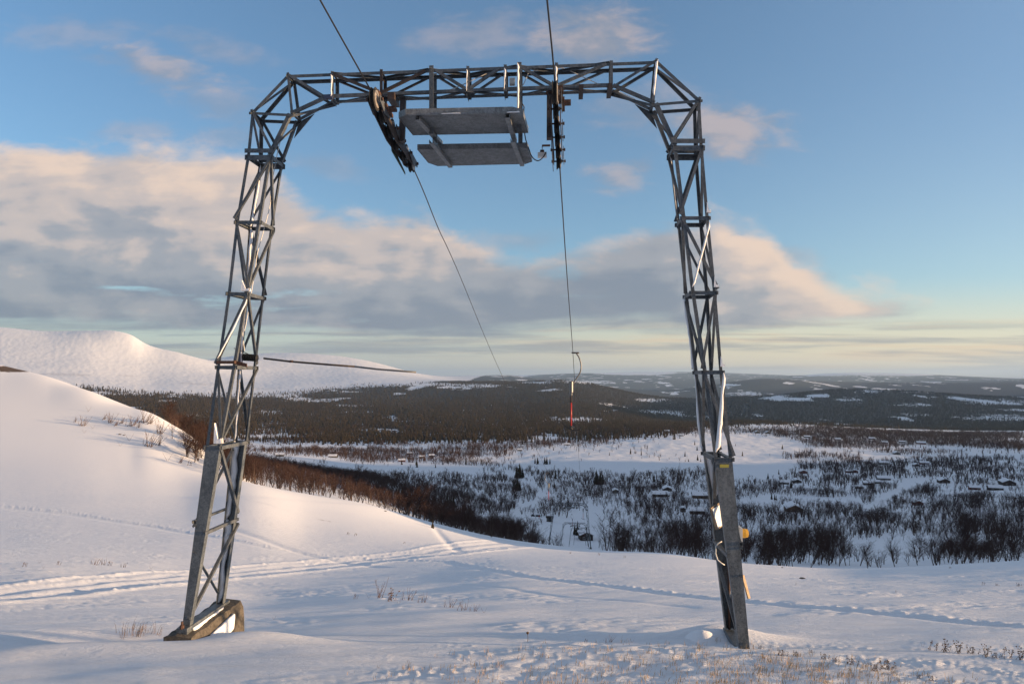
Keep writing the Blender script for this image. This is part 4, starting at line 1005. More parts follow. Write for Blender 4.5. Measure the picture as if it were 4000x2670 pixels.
# ------------------------------------------------------------------ cabins
M_RW = plain('falu_red_boards', (.10, .02, .014), .85, 0, .25, 1.5)
M_BW = plain('dark_brown_boards', (.040, .026, .020), .85, 0, .25, 1.5)
M_TW = plain('tan_log_wall', (.11, .07, .042), .85, 0, .25, 1.5)
M_GW = plain('grey_board_wall', (.09, .085, .08), .85, 0, .25, 1.5)
M_EAVE = plain('dark_eaves_board', (.035, .028, .024), .9)
M_TRIM = plain('white_window_frame', (.55, .54, .50), .7)
M_GLS = plain('window_glass', (.02, .025, .03), .15)
M_RSNOW = plain('roof_snow', (.80, .815, .85), .8, spec=.25)
CABIN_AT = []
def cabin(px, py, wpx, view, wall, label, cat='cabin', name='cabin', deep=None, hw=None, chim=True, rot=0., snow=True, grp='snow-covered cabins in the valley'):
    """view 'g': gable end towards us, 'l': long side towards us"""
    g = ground_at(px, py); w = wpx * g.y / F; CABIN_AT.append((g.x, g.y, w))
    t = empty(name, (g.x, g.y, g.z - .1), rot + (0 if view == 'g' else math.pi / 2) - math.atan2(g.x, g.y) * .6); tag(t, label, cat, grp)
    if view == 'g': W2, D2 = w / 2 * .86, (deep or w * 1.25) / 2
    else: W2, D2 = (deep or w * .62) / 2, w / 2 * .92
    H = hw or max(2.3, min(3.0, W2 * .62)); R = W2 * .46
    m = MB(); m.poly_prism([(-W2, -D2, -1.2), (W2, -D2, -1.2), (W2, -D2, H), (0, -D2, H + R), (-W2, -D2, H)], None, (0, 2 * D2, 0)); m.build('wall', wall, t)
    m = MB(); ov = .45; sl_ = R / W2
    for s in (-1, 1):
        a = Vector((0, -D2 - ov, H + R + .03)); b = Vector((s * (W2 + ov), -D2 - ov, H + R + .03 - sl_ * (W2 + ov)))
        m.poly_prism([a, b, b + UP * .10, a + UP * .10], None, (0, 2 * (D2 + ov), 0))
    rf = m.build('roof', M_EAVE, t)
    if snow:
        m = MB(); rr = random.Random(int(px)); n = 7
        for s in (-1, 1):
            rows = []
            for j in range(n + 1):
                y = -D2 - ov + .05 + 2 * (D2 + ov - .05) * j / n; th = .34 + rr.uniform(-.09, .12); z0 = H + R + .132
                q = [(0, z0), (s * (W2 + ov - .06), z0 - sl_ * (W2 + ov - .06)), (s * (W2 + ov - .02), z0 - sl_ * (W2 + ov) + th * .8), (s * W2 * .5, z0 - sl_ * W2 * .5 + th * 1.12), (0, z0 + th)]
                rows.append([m.bm.verts.new((a, y, b)) for a, b in q])
            for j in range(n):
                for k in range(5): m.bm.faces.new((rows[j][k], rows[j][(k+1) % 5], rows[j+1][(k+1) % 5], rows[j+1][k]))
            m.bm.faces.new(rows[0][::-1]); m.bm.faces.new(rows[-1])
        m.build('snow_cover', M_RSNOW, rf)
    def win(cx, cz, ww, wh, side):
        # side 0: gable face (-y), 1: long face towards us
        m = MB(); m2 = MB()
        if side == 0:
            y = -D2 - .03; m.abox(cx - ww, cx + ww, y - .03, y + .02, cz - wh, cz + wh); m2.abox(cx - ww * .8, cx + ww * .8, y - .045, y, cz - wh * .82, cz + wh * .82)
        else:
            x = -W2 - .03 if view == 'l' else -W2 - .03
            m.abox(x - .03, x + .02, cx - ww, cx + ww, cz - wh, cz + wh); m2.abox(x - .045, x, cx - ww * .8, cx + ww * .8, cz - wh * .82, cz + wh * .82)
        f = m.build('window', M_TRIM, t); m2.build('pane', M_GLS, f)
    if view == 'g':
        win(-W2 * .45, H * .55, .45, .5, 0); win(W2 * .45, H * .55, .45, .5, 0)
        m = MB(); m.abox(-.45, .45, -D2 - .06, -D2 + .02, -.2, 2.0); m.build('door', M_EAVE, t)
    else:
        for q in (-.55, .5): win(D2 * q, H * .55, .55, .5, 1)
        m = MB(); m.abox(-W2 - .06, -W2 + .02, -.45, .45, -.2, 2.0); m.build('door', M_EAVE, t)
    if chim:
        m = MB(); m.abox(W2 * .1, W2 * .1 + .6, D2 * .2, D2 * .2 + .6, H + R * .6, H + R + 1.0); m.build('chimney', M_GW, rf)
    return t
for a in [
 (3137,1847,30,'g',M_RW,'small red cabin with snowy roof at the left end of the right birch belt'),
 (3112,1884,34,'g',M_BW,'dark gabled cabin beside the open snow, just below a small red cabin'),
 (3062,1890,38,'l',M_GW,'low cabin half buried in snow left of a dark gabled cabin'),
 (3318,1845,28,'l',M_RW,'low red cabin wing standing against a taller red gable'),
 (3338,1845,24,'g',M_RW,'red gabled cabin joined to a low red wing'),
 (3451,1874,50,'l',M_GW,'wide grey cabin with a white roof beside the cleared track'),
 (3392,1893,40,'l',M_BW,'brown cabin with a broad snow roof in a row of three'),
 (3420,1888,34,'l',M_GW,'grey cabin at the upper end of the row of three'),
 (3356,1908,30,'l',M_GW,'small hut at the lower end of the row of three'),
 (3685,1884,40,'g',M_BW,'black gabled cabin alone in a snow clearing'),
 (3934,1893,50,'g',M_BW,'dark cabin near the right edge with a deep snow roof'),
 (3887,1913,52,'l',M_BW,'long dark cabin near the right edge, low on the snowfield'),
 (3806,1912,40,'l',M_RW,'low red shed left of the long dark cabin'),
 (3597,1733,34,'l',M_RW,'red cabin with snowy roof at the upper edge of the birchwood'),
 (3502,1774,26,'g',M_GW,'pale cabin with a steep white roof in the upper birchwood'),
 (3451,1812,36,'l',M_BW,'brown cabin deep in the middle of the birchwood'),
 (3610,1812,34,'l',M_RW,'small reddish cabin at the head of the cleared track'),
 (3579,1820,24,'g',M_BW,'tiny dark hut left of the reddish cabin at the track head'),
 (3099,1996,68,'g',M_TW,'big log cabin with a wide snowy gable right of the lift leg'),
 (3584,1972,34,'g',M_RW,'red cabin mostly hidden among the birches'),
 (3523,1728,22,'l',M_GW,'small far cabin among the upper trees left of the red one'),
 (3456,1730,22,'l',M_BW,'tiny dark far cabin in the upper trees'),
 (3405,1715,24,'l',M_GW,'tiny far cabin with a white roof below the ridge'),
 (3272,1718,24,'l',M_BW,'tiny brown far cabin beside the sunlit snow'),
 (3152,1708,24,'l',M_GW,'tiny grey far cabin at the edge of the sunlit snow'),
 (2958,1690,20,'g',M_TW,'tiny sunlit far cabin just right of the lift leg'),
 (2999,1692,20,'g',M_TW,'second tiny sunlit far cabin right of the lift leg'),
 (2606,1916,38,'g',M_BW,'dark cabin with a steep white gable roof left of the right lift leg'),
 (2578,1938,62,'l',M_BW,'long low dark building below the steep white gable'),
 (2404,1924,26,'g',M_BW,'little brown hut with a bright snow cap beside a utility pole'),
 (2738,1944,72,'l',M_TW,'tan log cabin with a broad white roof just left of the right lift leg'),
 (2724,2006,60,'l',M_BW,'long dark shed with a flat snow roof just left of the right lift leg'),
 (2668,1998,22,'g',M_BW,'small dark hut in the birches left of the long shed'),
 (2740,2010,10,'g',M_BW,''),
 (1543,1684,20,'l',M_RW,'tiny red farmhouse in the forest clearing'),
 (1519,1682,16,'l',M_BW,'tiny brown barn in the middle of the forest clearing'),
 (1483,1681,14,'l',M_TW,'tiny pale hut at the left of the forest clearing'),
 (1570,1802,28,'l',M_RW,'reddish cabin with thick roof snow on the left valley snowfield'),
 (1647,1788,24,'l',M_BW,'dark white-roofed cabin right of the reddish one on the left snowfield'),
 (1687,1783,24,'l',M_BW,'brown cabin at the right end of the row on the left snowfield'),
 (1600,1774,20,'l',M_GW,'small grey cabin at the back of the left snowfield'),
 (1094,1782,30,'l',M_GW,'low cabin with a long white roof right beside the left lift leg'),
 (1300,1786,34,'l',M_GW,'low wide cabin at the left end of the valley snowfield'),
 (2605,1686,22,'l',M_TW,'far cabin on the sunlit hummock left of the right lift leg'),
 (2660,1702,20,'l',M_GW,'far cabin at the foot of the sunlit hummock'),
 (2030,1760,20,'l',M_GW,'tiny cabin among the brown trees below the bog'),
 (2215,1738,24,'l',M_GW,'tiny white-roofed cabin in the brown woods behind the hanging tow bar'),
]:
    if a[5]: cabin(*a, chim=a[2] > 24)
cabin(2287, 2106, 56, 'g', M_BW, 'dark lift station hut with snowy roof at the foot of the lift', 'lift station', 'lift_station_hut', None, 2.8, True, .1)
cabin(2147, 2036, 26, 'l', M_BW, 'small brown shed below the snow bank left of the lift line', 'shed', 'shed', None, 2.4, False, 0, False)
# poles
M_POLE = plain('grey_pole_wood', (.16, .13, .10), .85, 0, .2, 3)
for px, py, hpx, lab in [(2404,1945,34,'pale utility pole in front of the little brown hut'),(2320,1966,30,'utility pole in the birches left of the little brown hut'),(2655,1830,26,'thin utility pole on the open snowfield'),(2619,1864,28,'utility pole at the lower edge of the open snowfield'),
                          (2684,1800,22,'farthest utility pole on the open snowfield'),(1983,2036,28,'thin marker pole beside the winding road'),(1920,1985,26,'short pole in the birches left of the winding road')]:
    g = ground_at(px, py); h = hpx * g.y / F
    t = empty('utility_pole', g); tag(t, lab, 'pole', 'wooden poles in the valley')
    m = MB(); m.tube([(0, 0, -.3), (0, 0, h)], [.16, .10], 7); m.build('post', M_POLE, t)
    m = MB(); m.abox(-.9, .9, -.06, .06, h - .6, h - .45); m.build('crossarm', M_POLE, t)
# people and a snowmobile at the foot of the run
def person(px, py, lean, label, coat):
    g = ground_at(px, py); t = empty('person', g, lean); tag(t, label, 'person', 'people by the snowmobile')
    vs = [(0,0,.95),(0,0,1.2),(0,0,1.42),(0,0,1.52),(0,-.01,1.66),(.10,0,.90),(.12,.02,.48),(.12,0,.06),(.13,-.14,.03),(-.10,0,.90),(-.13,-.02,.48),(-.13,0,.06),(-.14,-.14,.03),(.20,0,1.40),(.27,-.02,1.12),(.26,-.12,.88),(-.20,0,1.40),(-.27,.0,1.12),(-.25,-.10,.88)]
    es = [(0,1),(1,2),(2,3),(3,4),(0,5),(5,6),(6,7),(7,8),(0,9),(9,10),(10,11),(11,12),(2,13),(13,14),(14,15),(2,16),(16,17),(17,18)]
    rad = [.16,.17,.16,.065,.115,.10,.075,.055,.05,.10,.075,.055,.05,.075,.055,.05,.075,.055,.05]
    me = bpy.data.meshes.new('person'); me.from_pydata(vs, es, []); o = link_mesh('body', me, t)
    md = o.modifiers.new('skin', 'SKIN'); 
    for i, r in enumerate(rad): me.skin_vertices[0].data[i].radius = (r, r)
    me.skin_vertices[0].data[0].use_root = True
    sb = o.modifiers.new('sub', 'SUBSURF'); sb.levels = 1; sb.render_levels = 2
    me.materials.append(coat)
    m = MB(); m.lathe((0, -.01, 1.66), (0, 0, 1), [(0, .125), (.06, .12), (.12, .07), (.14, .01)], 10); m.build('hat', M_BW, t)
M_COAT = plain('dark_winter_coat', (.025, .028, .04), .9); M_COATR = plain('red_winter_coat', (.28, .03, .02), .9)
bpy.data.objects.new
person(2116, 2020, .4, 'person in a dark coat standing beside the snowmobile', M_COAT)
person(2125, 2018, -.6, 'person in dark clothes standing a little apart from the snowmobile', M_COAT)
person(2106, 2024, .1, 'person in red standing in front of the snowmobile', M_COATR)
g = ground_at(2102, 2017); t = empty('snowmobile', g, .15); tag(t, 'dark snowmobile with a loaded sledge parked below the snow bank', 'snowmobile')
m = MB(); m.poly_prism([(-1.4, -.4, .35), (1.0, -.4, .3), (1.5, -.4, .55), (.7, -.4, .95), (-.1, -.4, .75), (-1.4, -.4, .80)], None, (0, .8, 0)); m.build('body', M_COAT, t)
m = MB(); m.abox(-1.3, 0, -.2, .2, .8, .98); m.build('seat', M_BLK, t)
m = MB(); m.poly_prism([(.55, -.3, .95), (.75, -.3, .95), (.5, -.25, 1.35)], None, (0, .55, 0)); m.build('windscreen', M_GLS, t)
m = MB(); m.abox(-1.3, .3, -.25, .25, .0, .35); m.build('track', M_BLK, t)
for s in (-.42, .42):
    m = MB(); m.tube([(.2, s, .05), (1.3, s, .05), (1.7, s, .22)], .06, 6); m.build('ski', M_BLK, t)
m = MB(); m.abox(-3.9, -1.9, -.5, .5, .25, .95); m.abox(-3.4, -2.4, -.4, .4, .95, 1.4); m.build('sledge', M_COAT, t)
# ------------------------------------------------------------------ ropes, hangers and the portals further down
def rope_pts(k, n=260):
    k = sorted(k, key=lambda p: p[1]); ys = [p[1] for p in k]
    Y = np.concatenate([np.linspace(ys[0], 12, 60), np.exp(np.linspace(math.log(12.2), math.log(ys[-1]), n))])
    X = pchip(ys, [p[0] for p in k], Y); Z = pchip(ys, [p[2] for p in k], Y)
    return [Vector(v) for v in zip(X, Y, Z)]
def pix3(x, y, Y): v = at_Y(x, y, Y); return (v.x, v.y, v.z)
KL = [(-5.2, -18, 8.9), (-2.72, 1.0, 5.0), pix3(1250, 0, 6.94), pix3(1452, 360, 8.55), pix3(1612, 652, 10.65), pix3(1730, 930, 16.6), pix3(1890, 1305, 29.5), pix3(2070, 1700, 65 * .82), pix3(2147, 1858, 70), pix3(2218, 1972, 123), pix3(2241, 2021, 176), pix3(2263, 2082, 284)]
KR = [(-2.75, -18, 8.9), (-.40, 1.0, 5.05), pix3(2137, 0, 7.18), pix3(2166, 300, 8.45), pix3(2186, 640, 10.75), pix3(2213, 1050, 15.4), pix3(2238, 1378, 25), pix3(2253, 1650, 42), pix3(2266, 1850, 68), pix3(2281, 1975, 123), pix3(2283, 2022, 176), pix3(2281, 2084, 284)]
for K_, lab in ((KL, 'thin dark steel haul rope on the left running over its wheels down into the valley'), (KR, 'thin dark steel haul rope on the right with the nearest red hanger on it')):
    m = MB(); m.tube(rope_pts(K_), .0105, 6); tag(m.build('haul_rope', M_BLK), lab, 'rope', 'two haul ropes of the lift')

def hanger():
    t = empty('tbar_hanger')
    s = 25 / F
    Q = lambda x, y, d=0.: Vector(((x - 2238) * s, d, (1378 - y) * s))
    m = MB(); m.tube([Q(2233,1377), Q(2262,1378)], .026, 8); m.box(Q(2252,1377), (.07,0,0), (0,.03,0), (0,0,.022)); m.build('rope_clamp', M_DARK, t)
    m = MB(); m.tube(bez([Q(2251,1379), Q(2263,1398), Q(2270,1428), Q(2265,1456), Q(2243,1490), Q(2238,1500)], 26), .026, 8); m.build('arm', M_ALU, t)
    m = MB(); m.lathe(Q(2231,1488), (0,0,-1), [(0,.05),(.02,.075),(.40,.075),(.46,.05)], 14); m.box(Q(2231,1510), (.078,0,0), (0,.012,0), (0,0,.2)); m.tube([Q(2231,1536), Q(2231,1544)], .045, 8); sb = m.build('spring_housing', M_ALU, t)
    m = MB(); m.lathe(Q(2231,1544), (0,0,-1), [(0,.03)] + [(.02 * i, .03 if i % 2 else .042) for i in range(1, 14)] + [(.3,.03)], 10); m.build('spring', M_DARK, t)
    m = MB(); m.tube([Q(2231,1572), Q(2231,1662)], .031, 10); m.build('pole', M_RED, t)
    m = MB(); m.tube([Q(2231,1662), Q(2231.5,1672), Q(2236,1677)], .033, 10); m.build('pole_end', M_BLK, t)
    m = MB(); m.tube(bez([Q(2198,1652,.12), Q(2210,1665,.06), Q(2222,1673,.02), Q(2234,1677,0), Q(2250,1679,-.02), Q(2268,1676,-.05)], 20), .022, 8); m.build('crossbar', M_BLK, t)
    return t
H0 = hanger(); H0.location = at_Y(2238, 1378, 25)
tag(H0, 'nearest ski tow hanger with a red pole hanging from the right rope', 'tow bar', 'ski tow hangers on the ropes')
def on_rope(K_, Y):
    k = sorted(K_, key=lambda p: p[1]); ys = [p[1] for p in k]
    return Vector((float(pchip(ys, [p[0] for p in k], np.array([Y]))[0]), Y, float(pchip(ys, [p[2] for p in k], np.array([Y]))[0])))
for K_, Y, fl, lab in ((KL, 68, 1, 'ski tow hanger with a red pole on the left rope above the winding road'), (KR, 112, 0, 'ski tow hanger just above the second lift portal'), (KL, 158, 1, 'small ski tow hanger on the left rope between the second and third portals'), (KR, 236, 0, 'tiny ski tow hanger low down near the lift station hut')):
    h = copy_tree(H0); h.location = on_rope(K_, Y); h.rotation_euler = (0, 0, math.pi if fl else 0); h['label'] = lab
HELD = ()
# nearest first: photo column of the portal's middle, apparent base row, distance, scale
base_c = PC.copy()
for (cx, by, Y, sc_, lab) in ((2247, 2139, 123, 1.0, 'second lift portal standing on the brow of the snow slope'), (2259, 2138, 176, 1.0, 'third lift portal half hidden below the brow of the slope'),
                              (2270, 2142, 262, .98, 'fourth lift portal in front of the lift station hut'), (2271, 2120, 276, .66, 'smallest farthest lift portal beside the lift station hut')):
    c = copy_tree(PORTAL); p = at_Y(cx, by, Y)
    c.location = (p.x, Y, float(ground(p.x, Y)) + .1); c.scale = (sc_,) * 3; c.rotation_euler = (0, 0, -.045); c['label'] = lab
# ------------------------------------------------------------------ woods
M_TWIG = plain('dark_birch_twigs', (.050, .029, .025), .85, 0, .35, .35, spec=.1)
M_BARK = plain('birch_bark', (.085, .062, .052), .85, 0, .3, 3, spec=.1)
M_NEEDLE = plain('spruce_needles', (.024, .020, .012), .85, 0, .4, .4, spec=.1, col2=(.052, .036, .017))
M_TRUNK = plain('spruce_trunk', (.05, .035, .025), .9, spec=.1)
def perp(d):
    r = np.array([0, 0, 1.]) if abs(d[2]) < .9 else np.array([1., 0, 0])
    a = np.cross(d, r); a /= np.linalg.norm(a); return a, np.cross(d, a)
class TM:
    def __init__(s): s.v = []; s.f = []
    def cone(s, p0, p1, r0, r1=0., n=3):
        p0 = np.asarray(p0, float); p1 = np.asarray(p1, float); d = p1 - p0; l = np.linalg.norm(d)
        if l < 1e-6: return
        a, b = perp(d / l); k0 = len(s.v)
        an = [2 * math.pi * k / n for k in range(n)]
        s.v += [p0 + (a * math.cos(t) + b * math.sin(t)) * r0 for t in an]
        if r1 <= 0:
            s.v.append(p1); s.f += [(k0 + k, k0 + (k + 1) % n, k0 + n) for k in range(n)]
        else:
            s.v += [p1 + (a * math.cos(t) + b * math.sin(t)) * r1 for t in an]
            for k in range(n):
                q = (k + 1) % n; s.f += [(k0 + k, k0 + q, k0 + n + q), (k0 + k, k0 + n + q, k0 + n + k)]
    def arr(s): return np.array(s.v, np.float32), np.array(s.f, np.int32)
def birch(seed, stems, nb, nt, thick, lean=0., n3=0, spread=.5):
    """unit-height bare birch -> (trunk arrays, crown arrays)"""
    r = random.Random(seed); T_, C_ = TM(), TM()
    for s_ in range(stems):
        az = r.uniform(0, 6.28) if stems > 1 else r.uniform(0, 6.28)
        out_ = r.uniform(.08, .30) * (1 if stems > 1 else .35)
        hgt = r.uniform(.78, 1.0) if s_ else 1.0
        pts = []
        for i in range(6):
            t = i / 5
            pts.append(np.array([math.cos(az) * out_ * t ** .8 + lean * t * t + r.uniform(-.02, .02) * t, math.sin(az) * out_ * t ** .8 + r.uniform(-.02, .02) * t, hgt * t]))
        r0 = thick * 1.9 * r.uniform(.8, 1.2)
        for i in range(5):
            T_.cone(pts[i], pts[i + 1], r0 * (1 - .17 * i), r0 * (1 - .17 * (i + 1)))
        for b in range(nb):
            t = r.uniform(.22, .97); i = min(int(t * 5), 4); p = pts[i] + (pts[i + 1] - pts[i]) * (t * 5 - i)
            ba = az + r.uniform(-2.4, 2.4) if stems > 1 else r.uniform(0, 6.28)
            el = r.uniform(.35, 1.15); ln = r.uniform(.16, .38) * (1.15 - .75 * t) * (1 + spread)
            d = np.array([math.cos(ba) * math.cos(el), math.sin(ba) * math.cos(el), math.sin(el)])
            mid = p + d * ln * .55 + np.array([lean * .1, 0, 0]); end = mid + (d + np.array([lean * .5, 0, .45])) * ln * .5
            C_.cone(p, mid, thick * .62, thick * .4); C_.cone(mid, end, thick * .4)
            for w in range(nt):
                q = p + (mid - p) * r.uniform(.25, 1) if r.random() < .4 else mid + (end - mid) * r.uniform(0, .8)
                a2 = ba + r.uniform(-1.5, 1.5); e2 = r.uniform(.0, 1.25); l2 = ln * r.uniform(.25, .6)
                d2 = np.array([math.cos(a2) * math.cos(e2) + lean * .5, math.sin(a2) * math.cos(e2), math.sin(e2)])
                e_ = q + d2 * l2; C_.cone(q, e_, thick * .30)
                for w3 in range(n3):
                    a3 = a2 + r.uniform(-1, 1); q3 = q + (e_ - q) * r.uniform(.3, .9); C_.cone(q3, q3 + np.array([math.cos(a3) * .7, math.sin(a3) * .7, r.uniform(.1, .9)]) * l2 * .5, thick * .22)
    return T_.arr(), C_.arr()
def spruce(seed, tiers, sides, jag):
    r = random.Random(seed); T_, C_ = TM(), TM()
    T_.cone((0, 0, -.02), (0, 0, .95), .016, .003, 5)
    w = r.uniform(.13, .19)
    for i in range(tiers):
        t = i / tiers; z0 = .06 + .80 * t; z1 = min(1.0, z0 + .95 / tiers * 1.55 + .03); rad = w * (1 - t) ** .8 * r.uniform(.85, 1.12) + .012
        k0 = len(C_.v); ph = r.uniform(0, 6)
        for k in range(sides):
            a = ph + 2 * math.pi * k / sides; rr_ = rad * (1 + jag * r.uniform(-1, 1)); C_.v.append(np.array([math.cos(a) * rr_, math.sin(a) * rr_, z0 - .02 + r.uniform(-.03, .03)]))
        C_.v.append(np.array([0, 0, z1 if i < tiers - 1 else 1.0])); C_.f += [(k0 + k, k0 + (k + 1) % sides, k0 + sides) for k in range(sides)]
    return T_.arr(), C_.arr()

# what the land lets the photographer see: highest slope met so far along each bearing
SLOPE = np.maximum.accumulate(GZ / GY, axis=1)
def seen(X, Y, top):
    s = bilin(SLOPE, X, Y * .985); return top / Y > s
def merged(name, variants, X, Y, Z, H, mats, label, cat, grp=None):
    """all the far trees of one kind in one mesh"""
    Vs, Fs, Ms, off = [], [], [], 0
    pick = RNG.integers(0, len(variants), len(X)); rot = RNG.uniform(0, 6.283, len(X)); wd = RNG.uniform(.85, 1.25, len(X))
    for vi, (tr, cr) in enumerate(variants):
        s = np.where(pick == vi)[0]
        if not len(s): continue
        for mi, (v, f) in enumerate((tr, cr)):
            if not len(v): continue
            c, sn = np.cos(rot[s])[:, None], np.sin(rot[s])[:, None]; h = H[s][:, None]; w = (H[s] * wd[s])[:, None]
            q = np.stack([(v[None, :, 0] * c - v[None, :, 1] * sn) * w + X[s][:, None], (v[None, :, 0] * sn + v[None, :, 1] * c) * w + Y[s][:, None], v[None, :, 2] * h + Z[s][:, None]], -1)
            n, k = q.shape[0], q.shape[1]
            Vs.append(q.reshape(-1, 3)); Fs.append((f[None] + (np.arange(n) * k)[:, None, None]).reshape(-1, 3) + off); Ms.append(np.full(n * len(f), mi)); off += n * k
    me = np_mesh(name, np.concatenate(Vs), np.concatenate(Fs), mats, False, np.concatenate(Ms))
    return me
def join_meshes(name, parts, mats):
    """parts: list of (verts,faces,matidx)"""
    off = 0; V, Fc, M = [], [], []
    for v, f, m_ in parts: V.append(v); Fc.append(f + off); M.append(m_); off += len(v)
    return np_mesh(name, np.concatenate(V), np.concatenate(Fc), mats, False, np.concatenate(M))
def mesh_parts(me):
    n = len(me.vertices); v = np.empty(n * 3, np.float32); me.vertices.foreach_get('co', v); l = np.empty(len(me.loops), np.int32); me.loops.foreach_get('vertex_index', l)
    mi = np.empty(len(me.polygons), np.int32); me.polygons.foreach_get('material_index', mi); return v.reshape(-1, 3), l.reshape(-1, 3), mi
def scatter(Ya, Yb, dens, cover):
    n = int(.5 * 1.56 * (Yb ** 2 - Ya ** 2) * dens)
    Y = np.sqrt(RNG.uniform(Ya ** 2, Yb ** 2, n)); X = RNG.uniform(-.78, .78, n) * Y; Z = ground(X, Y)
    k = RNG.uniform(0, 1, n) < cover(X, Y, Z); return X[k], Y[k], Z[k]
# birches ------------------------------------------------------------------
bX, bY, bZ, bH = [], [], [], []
def add_b(X, Y, Z, H): bX.append(X); bY.append(Y); bZ.append(Z); bH.append(H)
def nearclump(X, Y, Z):
    px, py = cover_px(X, Y, Z); n2 = fbm(X / 7, Y / 9, 2, 221)
    low = np.interp(px, [630, 690, 760, 850, 950, 1020], [1690, 1765, 1815, 1850, 1890, 1915]) + 18 * n2
    return sstep(625, 670, px) * (1 - sstep(980, 1040, px)) * (1 - sstep(-14, 10, py - low)) * np.clip(.85 + 1.2 * n2, .1, 1)
def clear_of_cabins(X, Y):
    ok = np.ones(len(X), bool)
    for cx_, cy_, w_ in CABIN_AT:
        ok &= ~((np.abs(X - cx_ * Y / cy_) < w_ * .75 + 1.0) & (Y > cy_ - max(8, w_ * (1.1 + cy_ / 420))) & (Y < cy_ + w_))
    return ok
X, Y, Z = scatter(72, 135, .45, nearclump); add_b(X, Y, Z, RNG.uniform(2.0, 3.9, len(X)))
X, Y, Z = scatter(100, 420, .10, lambda X, Y, Z: birch_cover(X, Y, Z) * (CX + F * X / Y < 2040)); add_b(X, Y, Z, RNG.uniform(2.0, 4.2, len(X)))
for Ya, Yb, dn, h0, h1 in ((100, 260, .14, 3.2, 5.8), (260, 600, .105, 3.4, 6.2), (600, 1000, .065, 3.6, 6.4), (1000, 2100, .042, 4.6, 8.2)):
    X, Y, Z = scatter(Ya, Yb, dn, birch_cover); px, _ = cover_px(X, Y, Z)
    H = RNG.uniform(h0, h1, len(X)) * (.62 + .38 * sstep(1300, 2400, px) if Ya < 300 else 1.0); H *= RNG.choice([1.1, 1, .85, .65, .4], len(X)) * np.clip(.92 + 1.1 * fbm(X / 24, Y / 30, 2, 251), .5, 1.35); add_b(X, Y, Z, H)
bX, bY, bZ, bH = map(np.concatenate, (bX, bY, bZ, bH))
k = seen(bX, bY, bZ + bH * .8) & clear_of_cabins(bX, bY); bX, bY, bZ, bH = bX[k], bY[k], bZ[k], bH[k]
size = bH / bY * (seen(bX, bY, bZ + bH * .3) * .5 + .5)
order = np.argsort(-size)
print('birches', len(bX)); 
ind, rest = order[:290], order[290:]
BV_FORM = ['two-stemmed', 'many-stemmed', 'slender single-stemmed', 'wide-crowned', 'leaning', 'forked', 'bushy', 'straight narrow']
hi = [birch(100 + i, st, nb_, 6, .0085, ln_, 1, sp_) for i, (st, nb_, ln_, sp_) in enumerate([(2, 20, 0, .5), (4, 12, 0, .6), (1, 30, .02, .3), (2, 22, 0, 1.0), (2, 20, .28, .6), (3, 15, .05, .7), (5, 11, 0, .9), (1, 32, 0, .2)])]
hi_me = [(np_mesh('birch_trunk', t[0], t[1], M_BARK), np_mesh('birch_crown', c[0], c[1], M_TWIG)) for t, c in hi]
def zone(px, py, Y):
    if px < 900: return 'on the left hillside shoulder'
    if px < 1400: return 'on the wooded left hillside'
    if px < 2020: return 'beyond the middle snow brow'
    if px < 2420: return 'beside the lift line'
    if px < 2760: return 'left of the right lift leg'
    if px < 3130: return 'just right of the right lift leg'
    if px < 3420: return 'at the snow glade edge'
    if px < 3720: return 'behind the right snow crest'
    return 'at the far right crest'
def row_word(Y, H):
    return ('tall ' if H > 4.7 else 'middling ' if H > 3.0 else 'low ')
protos = {}
for i in ind:
    X, Y, Z, H = float(bX[i]), float(bY[i]), float(bZ[i]), float(bH[i]); px, py = CX + F * X / Y, HY - F * Z / Y
    v = int(RNG.integers(0, 8))
    if v not in protos:
        t = empty('birch_tree'); link_mesh('trunk', hi_me[v][0], t); link_mesh('crown', hi_me[v][1], t); protos[v] = t
    else: t = copy_tree(protos[v])
    t.location = (X, Y, Z - .05); t.rotation_euler = (0, 0, RNG.uniform(-.5, .5) if v == 4 else RNG.uniform(0, 6.28)); w_ = RNG.uniform(.9, 1.25); t.scale = (H * w_, H * w_, H)
    depth_w = 'front row ' if Y < 145 else ''
    tag(t, row_word(Y, H) + BV_FORM[v] + ' bare birch ' + zone(px, py, Y) + (', front row' if Y < 142 else ', farther back' if Y > 190 else ''), 'tree', 'bare birches ' + zone(px, py, Y))
lod = [[birch(200 + i, 1 + i % 4, 16 // (1 + i % 4) + 3, 5, .0105, (i % 4 == 3) * .2, 0, .5 + .15 * (i % 4)) for i in range(8)],
       [birch(300 + i, 1 + i % 4, 12 // (1 + i % 4) + 2, 6, .0125, (i % 3 == 2) * .15, 0, .6 + .2 * (i % 3)) for i in range(8)],
       [birch(400 + i, 1 + i % 3, 7 - i % 3, 3, .024, 0, 0, .8) for i in range(6)]]
parts_ = []
for (a, b), vs in zip(((0, 270), (270, 620), (620, 1e9)), lod):
    s = rest[(bY[rest] >= a) & (bY[rest] < b)]
    if len(s): me = merged('t', vs, bX[s], bY[s], bZ[s] - .05, bH[s], [M_BARK, M_TWIG], '', ''); parts_.append(mesh_parts(me)); bpy.data.meshes.remove(me)
me = join_meshes('birch_thicket', parts_, [M_BARK, M_TWIG]); print('birch tris', len(me.polygons))
tag(link_mesh('birch_thicket', me), 'countless bare dark birches massed across the valley floor and hillsides', 'woodland', None, 'stuff')
